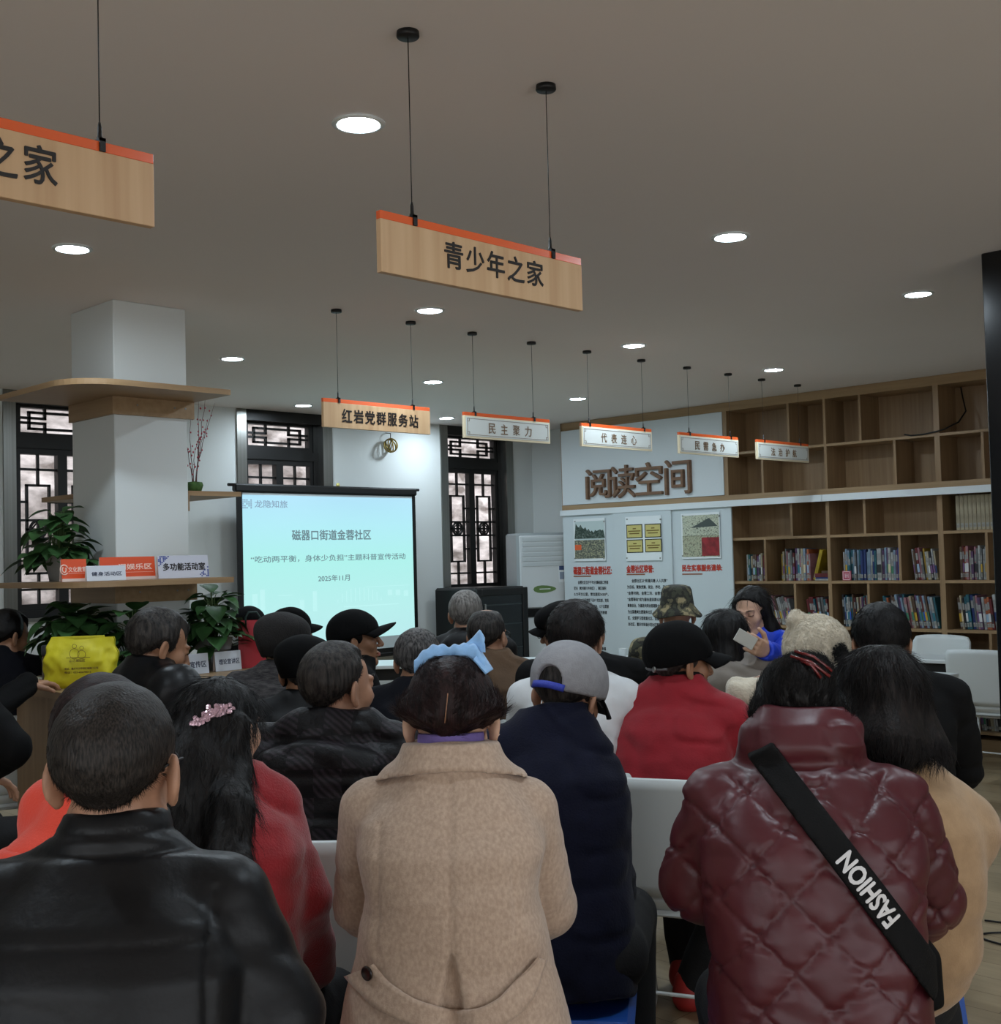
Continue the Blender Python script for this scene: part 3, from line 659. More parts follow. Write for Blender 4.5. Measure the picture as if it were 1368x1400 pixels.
for a, b in (((4.76, 1.268), (4.695, 1.273)), ((4.76, 1.331), (4.695, 1.336)), ((4.76, 1.268), (4.755, 1.336)), ((4.7, 1.268), (4.695, 1.336)), ((4.742, 1.285), (4.736, 1.32)), ((4.729, 1.285), (4.724, 1.32)), ((4.716, 1.285), (4.711, 1.32)), ((4.742, 1.30), (4.711, 1.304))): k.box((XF + .0112, a[0], a[1]), (XF + .0122, b[0], b[1]))
k.build('stamp_mark', mat('stamp_white', (226, 200, 206), .5), o); tag(o, 'small square pink stamp card in front of the blue comics row', 'card')
o = book(.03, .25, .18, 'bright blue'); o.location = (XF + .05, 4.3125, 1.2625); tag(o, 'bright blue book at right end of the blue comics row', 'book')
fill(4.185, 3.985, 1.262, .215, .25, mix, 'right of the blue comics row', -6, .012, .02, seqs=['white', 'brown', 'dark red', 'pink', 'grey', 'mustard yellow', 'white', 'cream', 'black'])
fill(3.83, 3.62, 1.262, .21, .255, mix, 'beside the black pillar middle shelf', 0, .01, .02, seqs=['brown', 'dark red', 'orange', 'pink', 'cream', 'purple', 'pink', 'grey', 'white', 'grey', 'white'])
y = 3.84; i = 0
while y > 3.2:
    o = book(.03, .26, .18, 'cream'); o.location = (XF + .05, y, 1.6305); tag(o, 'matching cream volume, %s from left in the pale set on the upper shelf' % ORD[i], 'book', 'matching cream volumes'); y -= .0315; i += 1
fill(5.48, 5.22, .895, .22, .25, ['white', 'grey', 'pink', 'grey', 'brown'], "beside the seated woman's dark hair", -14, .01, .022)
fill(5.10, 4.885, .895, .21, .235, ['grey', 'teal', 'dark red', 'brown', 'pale blue', 'dark red'], 'above the fluffy hood', -7, .01, .026)
fill(4.79, 4.565, .895, .23, .26, mix, 'in the narrow shelf above the suited man', -3, .01, .018)
fill(4.42, 3.985, .895, .23, .26, mix + ['teal', 'pale blue', 'white'], 'on the shelf behind the suited man', -9, .012, .022)
fill(3.845, 3.45, .895, .22, .26, mix + ['teal', 'orange', 'dark red'], 'beside the black pillar lower shelf', -5, .012, .024, seqs=['brown', 'cream', 'black', 'teal', 'teal', 'navy blue', 'grey', 'pink', 'purple', 'white', 'orange', 'orange', 'dark red', 'white'])
fill(4.18, 3.99, .53, .14, .18, mix, 'low behind the two white chairs', -4, .01, .02)
fill(3.90, 3.40, .16, .15, .2, ['white', 'grey', 'brown', 'black', 'dark red', 'cream'], 'on the bottom shelf near the floor', -4, .012, .026)
# loose cable across the upper shelves
k = MB(); pts = [on_plane(a, b, 0, XF + dx) for a, b, dx in ((1311, 520, .28), (1316, 545, .25), (1320, 562, .2), (1310, 577, .12), (1290, 587, .0), (1280, 590, -.012), (1262, 595, -.006), (1245, 597.5, .0), (1236, 594, .01))]
pts = [Vector((v.x, v.y, max(v.z, 2.3635) if v.y > 3.97 or v.y < 3.9 else v.z)) for v in pts]
k.tube(pts, .006, 6); tag(k.build('cable', M_black), 'loose dark cable lying across the empty upper bookcase shelves', 'cable')

# ---------------------------------------------------------------- air conditioner and drinks fridge
r = empty('air_conditioner', (8.58, 8.0, 0), math.radians(-25), 'tall white floor standing air conditioner in the far corner', 'air conditioner')
M_ac = mat('ac_white', (214, 220, 222), .4); M_acg = mat('ac_grey', (158, 166, 168), .4)
boxo('body', (-.27, -.16, .02), (.27, .16, 1.745), M_acg, r, .02)
boxo('upper_panel', (-.25, -.178, 1.02), (.25, -.158, 1.72), M_ac, r, .01)
boxo('lower_panel', (-.25, -.178, .06), (.25, -.158, .93), M_ac, r, .01)
boxo('display_band', (-.262, -.182, .935), (.262, -.158, 1.015), M_blackgloss, r, .004)
k = MB()
for z in np.linspace(1.44, 1.68, 6): k.box((-.225, -.182, z - .018), (.225, -.176, z + .018), .002)
k.build('louvre', mat('ac_louvre', (198, 206, 208), .4), r)
k = MB(); n = 14; pts = [(.12 * math.cos(t) if True else 0, .036 * math.sin(t) * (1 - .25 * math.cos(t))) for t in np.linspace(0, 2 * math.pi, n + 1)[:-1]]
k.add([(x, -.1795, 1.2 + z) for x, z in pts] + [(x, -.1785, 1.2 + z) for x, z in pts], [tuple(range(n))] + [(i, n + i, n + (i + 1) % n, (i + 1) % n) for i in range(n)]); k.build('leaf_sticker', mat('leaf_green', (96, 128, 70), .5), r)
k = MB(); k.box((-.055, -.1805, 1.197), (.06, -.1797, 1.205)); k.build('sticker_lettering', M_boardw, r)
boxo('energy_label', (.15, -.1795, 1.26), (.235, -.178, 1.43), M_boardw, r); boxo('label_print', (.155, -.1805, 1.38), (.23, -.1797, 1.42), mat('label_blue', (70, 90, 130), .5), r); boxo('label_print', (.16, -.1805, 1.29), (.225, -.1797, 1.36), mat('label_bluegrey', (150, 164, 184), .5), r)
A = on_plane(649, 803, 1, 7.72)
r = empty('drinks_fridge', (A.x, 7.72, 0), 0, 'low black glass door drinks fridge below the narrow lattice window', 'fridge')
M_fr = mat('fridge_black', (8, 9, 10), .5); M_fg = mat('fridge_glass', (14, 19, 21), .25)
boxo('cabinet', (0, 0, .04), (.66, .55, 1.245), M_fr, r, .02)
boxo('door_glass', (.05, -.018, .2), (.61, -.002, 1.19), M_fg, r)
for a, b in (((0, .1), (.06, 1.235)), ((.59, .1), (.66, 1.235)), ((.06, 1.17), (.59, 1.235)), ((.06, .1), (.59, .2))): boxo('door_frame', (a[0], -.03, a[1]), (b[0], -.001, b[1]), M_fr, r, .006)
boxo('handle', (.075, -.05, .5), (.095, -.03, 1.1), M_steel, r, .004)
k = MB()
for z in (.45, .68, .9, 1.08): k.box((.08, -.021, z), (.58, -.019, z + .012))
k.build('rack', mat('rack_dark', (44, 54, 56), .5), r)
k = MB()
for x in (.02, .6): 
    for y in (.04, .5): k.box((x, y, 0), (x + .04, y + .04, .045))
k.build('foot', M_black, r)

# ---------------------------------------------------------------- tables
def table(name, c, rz, L, D, label):
    r = empty(name, (c[0], c[1], 0), rz, label, 'table', 'white tables')
    boxo('tabletop', (-L / 2, -D / 2, .715), (L / 2, D / 2, .742), M_white, r, .004)
    boxo('apron', (-L / 2 + .03, -D / 2 + .03, .63), (L / 2 - .03, -D / 2 + .05, .715), M_black, r); boxo('apron', (-L / 2 + .03, D / 2 - .05, .63), (L / 2 - .03, D / 2 - .03, .715), M_black, r)
    for x in (-L / 2 + .02, L / 2 - .07):
        for y in (-D / 2 + .02, D / 2 - .07): boxo('leg', (x, y, 0), (x + .05, y + .05, .715), M_black, r, .003)
    return r
def mid(px, py, z): return on_plane(px, py, 2, z)
A45 = math.radians(-45)
table('table', (5.93, 6.93), A45, .78, .5, 'white table edge in front of the projection screen')
table('table', (6.42, 6.33), A45, .74, .5, 'white table between the brown jacket and the khaki coat')
table('table', (6.88, 5.75), A45, .72, .5, 'white table beside the man in camouflage, holding a paper cup')
table('table', (8.10, 3.42), math.pi / 2, 1.1, .40, 'farther white table on the right near the bookcase')
table('table', (6.84, 3.77), math.pi / 2, 1.2, .6, 'nearer white table with black leg at right')
c = mid(886, 899, .742); k = MB(); k.lathe([(.024, 0), (.032, .075), (.033, .078), (.030, .078), (.026, .02)], 16); o = k.build('paper_cup', M_boardw); o.location = (6.93, 5.62, .7425); tag(o, 'small white paper cup on the table beside the camouflage jacket', 'cup')

# ---------------------------------------------------------------- chairs and stools
def make_chair():
    r = empty('chair', (0, 0, 0))
    def sheet(rows, th): k = MB(); k.grid(rows, th); return k
    rows = []
    for t in np.linspace(0, 1, 12):      # backrest
        z = .50 + .36 * t; hw = .225 - .012 * abs(t - .4) - (.05 * max(0, t - .9) * 4) ; row = []
        for s in np.linspace(-1, 1, 13):
            row.append((hw * s, -.215 - .075 * t + .045 * s * s, z - (.012 * s ** 4 if t > .9 else 0)))
        rows.append(row)
    sheet(rows, .012).build('backrest', M_whitepl, r)
    rows = []
    for t in np.linspace(0, 1, 6):
        rows.append([((.222 - .02 * (1 - t)) * s, -.205 - .004 * t + .045 * s * s + .05 * (1 - t) ** 2, .44 + .058 * t) for s in np.linspace(-1, 1, 13)])
    sheet(rows, .012).build('back_skirt', M_whitepl, r)
    rows = []
    for t in np.linspace(0, 1, 12):
        y = -.19 + .43 * t; rows.append([((.215 + .01 * math.sin(t * 3)) * s, y, .445 + .012 * s * s - .02 * math.sin(math.pi * t) - .03 * max(0, t - .85) * 5) for s in np.linspace(-1, 1, 11)])
    sheet(rows, .014).build('seat', M_whitepl, r)
    k = MB()
    for s in (-1, 1):
        k.tube([(s * .19, -.17, .43), (s * .215, -.23, .03), (s * .215, -.215, .012), (s * .215, .20, .012), (s * .215, .215, .03), (s * .19, .17, .425)], .0095, 8)
    k.tube([(-.19, -.12, .42), (.19, -.12, .42)], .008, 6); k.tube([(-.19, .14, .42), (.19, .14, .42)], .008, 6); k.tube([(-.213, -.17, .2), (.213, -.17, .2)], .006, 6)
    k.build('frame', M_whitemet, r)
    return r
def fwd(psi):
    """yaw for something facing away from the viewer, turned psi degrees to the right"""
    return -math.radians(45.3 + psi)
CHAIR = make_chair(); _first = [True]
def chair(x, y, rz, label):
    c = CHAIR if _first[0] else copy_tree(CHAIR); _first[0] = False
    c.location = (x, y, 0); c.rotation_euler = (0, 0, rz); tag(c, label, 'chair', 'white plastic chairs'); return c
M_blue = mat('blue_plastic', (36, 84, 170), .4, bump=.03, bscale=40)
def make_stool():
    r = empty('stool', (0, 0, 0)); k = MB()
    k.box((-.15, -.15, .415), (.15, .15, .45), .02); k.build('seat', M_blue, r)
    for sx in (-1, 1):
        for sy in (-1, 1):
            k = MB(); t, b = .135, .175; w = .045
            def L(c, z, e): return [(sx * c, sy * c, z), (sx * (c - e), sy * c, z), (sx * (c - e), sy * (c - .012), z), (sx * (c - .012), sy * (c - .012), z), (sx * (c - .012), sy * (c - e), z), (sx * c, sy * (c - e), z)]
            v = L(b, 0, w) + L(t + .01, .30, w + .01) + L(t, .42, .11)
            fs = [tuple(range(6)), tuple(range(12, 18))]
            for q_ in (0, 6): fs += [(q_ + i, q_ + (i + 1) % 6, q_ + 6 + (i + 1) % 6, q_ + 6 + i) for i in range(6)]
            k.add(v, fs); k.build('leg', M_blue, r)
    k = MB()
    for a in range(4): k.box((-.135, -.14, .34), (.135, -.128, .42)) if a == 0 else None
    k.box((-.135, .128, .36), (.135, .14, .42)); k.box((-.14, -.135, .36), (-.128, .135, .42)); k.box((.128, -.135, .36), (.14, .135, .42)); k.build('apron', M_blue, r)
    return r
STOOL = make_stool(); _firsts = [True]
def stool(x, y, rz, label):
    c = STOOL if _firsts[0] else copy_tree(STOOL); _firsts[0] = False
    c.location = (x, y, 0); c.rotation_euler = (0, 0, rz); tag(c, label, 'stool', 'blue plastic stools'); return c
chair(7.74, 3.20, math.radians(-90), 'empty white chair at the right beside the nearer table')
chair(8.33, 3.93, math.radians(90), 'empty white chair behind the farther right table')

# ---------------------------------------------------------------- plants
M_leaf = mat('pothos_leaf', (54, 90, 48), .55, vary=.5, vscale=(9, 9, 9), spec=.25); M_stem = mat('plant_stem', (70, 92, 44), .6)
M_pot = mat('white_pot', (176, 176, 172), .4, vary=.1); M_potg = mat('grey_pot', (138, 140, 140), .6, vary=.1)
def leaf(k, base, d, up, L, W):
    d = Vector(d).normalized(); s = d.cross(Vector(up)); s = s.normalized() if s.length > .01 else Vector((1, 0, 0)); n = s.cross(d).normalized()
    rows = []; prof = [.1, .74, 1.0, 1.0, .88, .64, .32, 0.02]
    for i, w in enumerate(prof):
        t = i / (len(prof) - 1); c = Vector(base) + d * (L * t) - n * (L * .35 * t * t)
        off = (-L * .08 if i == 0 else 0)
        rows.append([c - s * (w * W / 2) + n * (.12 * W * w) + d * off, c, c + s * (w * W / 2) + n * (.12 * W * w) + d * off])
    k.grid(rows, 0)
def pothos(loc, label, pot, R, H, n, seed, leafL=.10, squash=1.0, drop=.2, zmid=None, pot_m=None):
    r = empty('potted_pothos', loc, 0, label, 'plant', 'potted pothos plants'); rr = random.Random(seed)
    ph = pot(r)
    k = MB(); ks = MB()
    for i in range(n):
        a = rr.uniform(0, 2 * math.pi); e = rr.uniform(-drop, 1.0); rad = R * (.35 + .65 * rr.random()) * (math.cos(e * 1.3) if e > 0 else 1)
        tip = Vector((rad * math.cos(a), rad * math.sin(a) * squash, ph + H * max(e, -.6) * (.5 + .5 * rr.random())))
        ks.tube([(0.02 * math.cos(a), .02 * math.sin(a), ph - .02), (tip.x * .5, tip.y * .5, ph + max(tip.z - ph, 0) * .75 + .03), tip], .0022, 5, cap=False)
        out = Vector((math.cos(a), math.sin(a) * squash, rr.uniform(-.7, .35) + (.5 if e > .8 else 0)))
        leaf(k, tip, out, (0, 0, 1), leafL * rr.uniform(.75, 1.2), leafL * .86 * rr.uniform(.85, 1.1))
    k.build('foliage', M_leaf, r); ks.build('stems', M_stem, r); return r
def pot_round(rt, rb_, h, m):
    def f(r): k = MB(); k.lathe([(rb_, 0), (rt, h), (rt + .004, h), (rt - .008, h), (rt - .012, h - .03), (.001, h - .03)], 24); k.build('pot', m, r); return h - .02
    return f
def pot_pedestal(r):
    k = MB()
    def sq(w, z): return [(-w, -w, z), (w, -w, z), (w, w, z), (-w, w, z)]
    v = sq(.035, 0) + sq(.03, .085) + sq(.062, .10) + sq(.07, .16); f = [(3, 2, 1, 0), (12, 13, 14, 15)]
    for q_ in (0, 4, 8): f += [(q_ + i, q_ + (i + 1) % 4, q_ + 4 + (i + 1) % 4, q_ + 4 + i) for i in range(4)]
    k.add(v, f); k.build('pot', M_potg, r); return .15
pothos((2.545, 5.47, 1.4585), 'pothos in white pot on the lower pillar shelf, behind the orange card', pot_round(.062, .042, .125, M_pot), .16, .26, 75, 5, .105)
pothos((2.54, 5.30, 1.0005), 'dark green pothos behind the yellow bag on the counter', pot_round(.06, .05, .17, M_pot), .19, .22, 80, 8, .115, 1.0, -.1)
pothos((2.70, 5.06, 1.0005), 'pothos with upright leaves below the lower pillar shelf', pot_round(.06, .05, .1, M_pot), .19, .29, 60, 12, .115)
pothos((3.20, 5.19, 1.0005), 'pothos in grey pedestal pot behind the two white name cards', pot_pedestal, .145, .27, 90, 21, .105)
r = empty('twig_plant', (3.17, 5.34, 1.8925), 0, 'tall thin twigs with red buds on the small pillar shelf', 'plant'); rr = random.Random(4)
k = MB(); kb = MB(); kg = MB(); kg.lathe([(.035, 0), (.045, .03), (.04, .045), (.001, .05)], 14, (0.03, 0, 0)); kg.build('pot', mat('moss_green', (70, 104, 50), .8, vary=.4, vscale=(40, 40, 40)), r)
for i, (dx, h, b) in enumerate(((-.03, .30, -.02), (-.045, .36, .01), (-.02, .24, .02), (.03, .42, .045), (.045, .5, .02), (.02, .34, .03), (.06, .46, -.01))):
    dx *= .7; pts = [Vector((.03 + dx * .3, 0, .03))] + [Vector((.03 + dx * (.3 + t) + b * t * t * 1.6 + rr.uniform(-.004, .004), -b * t + rr.uniform(-.004, .004), .03 + h * t)) for t in np.linspace(.15, 1, 8)]
    k.tube(pts, [.0026] + [.0024 - .0016 * t for t in np.linspace(0, 1, 8)], 5)
    for j in range(9):
        t = rr.uniform(.3, 1); q_ = pts[min(int(t * 8), 8)] + Vector((rr.uniform(-.012, .012), rr.uniform(-.01, .01), rr.uniform(-.02, .02))); kb.lathe([(.001, -.005), (.0045, 0), (.001, .006)], 6, q_)
k.build('twigs', mat('twig_brown', (96, 62, 58), .7), r); kb.build('buds', mat('bud_red', (176, 52, 70), .5), r)

# ---------------------------------------------------------------- cards, bags and small things
M_card = mat('card_white', (214, 220, 230), .35); M_acr = mat('clear_acrylic_edge', (226, 206, 198), .2); M_cardo = mat('card_orange', (222, 84, 44), .35); M_cardl = mat('card_lilac', (202, 204, 216), .35)
def name_card(px0, px1, py_top, ybase_y, zb, face, text, txr, ink, label, foot=None, deco=None, tilt=.12, bold=.015):
    Y = ybase_y; a = on_plane(px0, py_top + 15, 1, Y); b = on_plane(px1, py_top + 15, 1, Y); zt = on_plane((px0 + px1) / 2, py_top, 1, Y).z
    w = b.x - a.x; h = max(zt - zb, .05)
    r = empty('name_card', ((a.x + b.x) / 2, Y, zb), 0, label, 'name card', 'name cards'); R_ = Matrix.Rotation(-tilt, 4, 'X')
    o = boxo('card', (-w / 2, 0, 0.001), (w / 2, .004, h), face, r, .0008); o.matrix_basis = R_
    o = boxo('rear_leg', (-w / 2, .0, 0.001), (w / 2, .003, h * .98), M_acr, r, .0008); o.matrix_basis = Matrix.Translation((0, .004 + 2 * h * math.sin(tilt), 0)) @ Matrix.Rotation(tilt, 4, 'X')
    if foot: o = boxo('clear_edge', (-w / 2, -.001, 0.001), (w / 2, 0, h * .14), M_acr, r); o.matrix_basis = R_
    u0, u1, v0, v1 = txr
    lettering(text, (-w / 2 + u0 * w, -.0002, v0 * h), (1, 0, 0), (0, 0, 1), (u1 - u0) * w, (v1 - v0) * h, ink, r, bold, .0006).matrix_basis = R_
    if deco: deco(r, w, h, R_)
    return r
ZS = 1.4585
M_inkb = mat('card_ink', (40, 52, 80), .5); M_inkw = mat('card_white_ink', (246, 214, 200), .5)
def deco_o(r, w, h, R_):
    k = MB(); k.tube([(-w / 2 + .1 * w + .018 * math.cos(t), -.0006, h * .53 + .022 * math.sin(t)) for t in np.linspace(.4, 5.6, 14)], .003, 5); k.tube([(-w / 2 + .1 * w + .009 * math.cos(t), -.0006, h * .53 + .012 * math.sin(t)) for t in np.linspace(2, 7, 12)], .003, 5); k.build('logo', M_inkw, r, R_)
    k = MB(); k.box((-w / 2 + .24 * w, -.0008, h * .36), (w * .46, 0, h * .37)); k.build('rule', M_inkw, r, R_)
def deco_b(r, w, h, R_):
    k = MB(); rr2 = random.Random(2)
    for (cx, cz, sx, sz) in ((-w / 2, h, 1, -1), (w / 2, 0.004, -1, 1)):
        for i in range(7):
            for j in range(7 - i):
                if rr2.random() < .72: k.box((cx + sx * (.002 + i * .0085), -.0008, cz + sz * (.002 + j * .007)), (cx + sx * (.002 + i * .0085 + .0068), 0, cz + sz * (.002 + j * .007 + .0055)))
    k.build('corner_pattern', mat('porcelain_blue', (44, 66, 150), .4), r, R_)
def deco_l(r, w, h, R_):
    k = MB(); k.box((-w * .3, -.0008, h * .33), (w * .46, 0, h * .34)); k.build('rule', M_inkw, r, R_)
name_card(85, 119.5, 764, 5.12, ZS, M_cardo, '文化教育', (.26, .98, .42, .66), M_inkw, 'orange name card beside the white plant pot on the pillar shelf', True, deco_o)
name_card(138, 213, 761, 5.12, ZS, M_cardo, '闲娱乐区', (.32, .94, .44, .7), M_inkw, 'wide orange name card half hidden behind the small white card', True, deco_l)
name_card(119, 172.5, 773, 5.05, ZS, M_card, '健身活动区', (.12, .9, .33, .6), M_inkb, 'small white name card in front of the orange cards')
name_card(217, 286, 759, 5.08, ZS, M_cardl, '多功能活动室', (.09, .93, .34, .68), M_ink, 'white name card with blue corner pattern at the shelf right end', None, deco_b, .12, .03)
name_card(248, 286, 894, 5.04, 1.0005, M_card, '宣传区', (.32, .92, .32, .64), M_inkb, 'white name card left of the grey pedestal pot on the counter')
name_card(295, 330.5, 890, 5.06, 1.0005, M_card, '理论宣讲区', (.14, .93, .34, .62), M_inkb, 'white name card between the grey pot and red bag')
# green leaflet stand
c = on_plane(236, 915, 1, 4.93); r = empty('leaflet_stand', (c.x, 4.93, 1.0005), 0, 'bright green leaflet standing on the counter beside the grey haired man', 'leaflet')
o = boxo('sheet', (-.03, 0, 0.012), (.035, .004, .125), mat('leaflet_green', (112, 176, 60), .4), r); boxo('base', (-.03, -.02, 0), (.04, .02, .012), M_card, r)
# yellow cloth bag
def yb(u, v):
    a = u * 2 * math.pi; ca, sa = np.cos(a), np.sin(a)
    w = .142 * (1 - .10 * v + .12 * np.sin(np.pi * v)); d = .06 * np.sin(np.pi * np.clip(.12 + .8 * v, 0, 1)) ** .7 * (1 - .75 * v ** 3) + .004
    ex = .55; X = w * np.sign(ca) * np.abs(ca) ** ex; Y = d * np.sign(sa) * np.abs(sa) ** ex; Z = .215 * v
    P = np.stack([X, Y, Z], 1); n = .010 * vnoise(P * 14, 3) + .006 * vnoise(P * 34, 5); P[:, 0] += n * np.sign(ca); P[:, 1] += n * 1.4 * np.sign(sa) * (v > .05); P[:, 2] += .008 * vnoise(np.stack([X * 9, Y * 0, X * 0], 1), 9) * v; return P
V_, Q_ = sheet_np(72, 40, yb); M_yel = mat('yellow_cloth', (222, 210, 34), .55, vary=.08, bump=.25, bscale=18)
bag = link('cloth_bag', mesh_np('cloth_bag', V_, Q_, M_yel, True)); cb = at(113, 940, 5.08); bag.location = (2.415, 4.98, 1.001); bag.rotation_euler = (0, 0, math.radians(-38)); tag(bag, 'yellow cloth bag standing on the counter corner', 'bag')
k = MB(); k.box((-.12, -.003, .208), (.10, .003, .222), .002); k.build('top_seam', M_yel, bag)
def bag_text(t, x0, x1, z0, z1, m, bold=.01):
    vs, fs = text_shape(t, bold, .01); lo, hi = vs.min(0), vs.max(0); P = []
    for v in vs:
        u = x0 + (v[0] - lo[0]) / (hi[0] - lo[0]) * (x1 - x0); z = z0 + (v[1] - lo[1]) / (hi[1] - lo[1]) * (z1 - z0); vv = z / .215
        d = .06 * math.sin(math.pi * min(1, .12 + .8 * vv)) ** .7 * (1 - .75 * vv ** 3) + .004; cx = min(abs(u) / .145, .999); P.append((u, -(d * (1 - cx ** 3.6) ** .28 + .011 + (.001 if v[2] > 0 else 0)), z))
    k = MB(); k.add(P, fs); k.build('lettering', m, bag)
M_yink = mat('brown_print', (108, 76, 36), .6)
bag_text('山之城社区', -.035, .03, .115, .127, M_yink); bag_text('地址：重庆市沙坪坝区磁器口正街', -.055, .085, .082, .092, M_yink, .02); bag_text('电话：023-65678012', -.055, .055, .066, .076, M_yink, .02)
k = MB()
for cx, cz, a, b in ((-.016, .150, .020, .022), (.014, .146, .017, .018), (-.016, .182, .009, .009), (.014, .174, .008, .008)): k.tube([(cx + a * math.cos(t), -.0615 + .10 * (cz - .14), cz + b * math.sin(t)) for t in np.linspace(0, 2 * math.pi, 17)[:-1]], .0009, 4, True)
k.tube([(-.05, -.062, .133), (.05, -.062, .133)], .001, 4); k.build('line_drawing', M_yink, bag)
# bottle with dark cap
r = empty('tea_bottle', (2.36, 5.18, 1.0005), 0, 'glass tea bottle with dark cap beside the yellow bag', 'bottle')
k = MB(); k.lathe([(.028, 0), (.030, .01), (.030, .12), (.026, .135)], 20); k.build('bottle_body', mat('tea_brown', (96, 70, 44), .15, coat=.5), r)
k = MB(); k.lathe([(.030, .135), (.032, .14), (.032, .175), (.028, .18), (.001, .18)], 20); k.build('cap', mat('dark_cap', (58, 58, 66), .4), r)
# booklets at the left end of the counter
for j, (c_, lb) in enumerate(((mat('paper_grey', (176, 172, 160), .7), 'grey booklet at the bottom of the pile on the counter left end'), (mat('paper_cream', (206, 200, 180), .7), 'cream booklet on top of the pile at the counter left end'))):
    k = MB(); k.box((-.1, -.14, 0), (.1, .14, .012), .002); o = k.build('booklet', c_); o.location = (2.42, 5.27, 1.0008 + j * .0128); o.rotation_euler = (0, 0, .3 + j * .25); tag(o, lb, 'booklet')
k = MB(); k.box((-.07, -.1, 0), (.07, .1, .005)); o = k.build('leaflet', mat('lime', (190, 214, 60), .5)); o.location = (2.33, 5.10 + .03, 1.0008); o.rotation_euler = (0, 0, .2); tag(o, 'lime green leaflet lying on the counter beside the booklets', 'leaflet')
# red shopping bag
c = on_plane(344, 900, 1, 5.12); r = empty('shopping_bag', (c.x + .01, 5.12, 1.0005), math.radians(-30), 'red shopping bag with dark handles standing behind the tweed coat', 'bag')
M_redbag = mat('red_bag', (176, 24, 40), .5, vary=.1)
k = MB(); k.add([(-.07, -.04, 0), (.07, -.04, 0), (.07, .04, 0), (-.07, .04, 0), (-.075, -.012, .235), (.075, -.012, .235), (.075, .012, .235), (-.075, .012, .235)], [(3, 2, 1, 0), (0, 1, 5, 4), (1, 2, 6, 5), (2, 3, 7, 6), (3, 0, 4, 7)]); k.build('bag_body', M_redbag, r)
k = MB()
for y in (-.014, .014): k.tube([(-.035, y, .2), (-.035, y, .25), (-.02, y, .275), (.02, y, .275), (.035, y, .25), (.035, y, .2)], .005, 6)
k.build('handle', mat('dark_green_strap', (30, 50, 46), .6), r)
k = MB(); k.box((.005, -.0335, .06), (.06, -.029, .15), .001); k.build('print_patch', mat('print_pale', (206, 206, 200), .6), r, Matrix.Rotation(-.09, 4, 'X'))
# cable on the floor
k = MB(); pts = []
for i in range(60):
    t = i / 59; pts.append((4.52 + .25 * t + .09 * math.sin(9 * t), 1.62 + .5 * t * (1 - .2 * t) + .12 * math.sin(13 * t), .006 + .0))
k.tube(pts, .004, 6); tag(k.build('floor_cable', M_black), 'thin black cable curling on the floor at the right edge', 'cable')
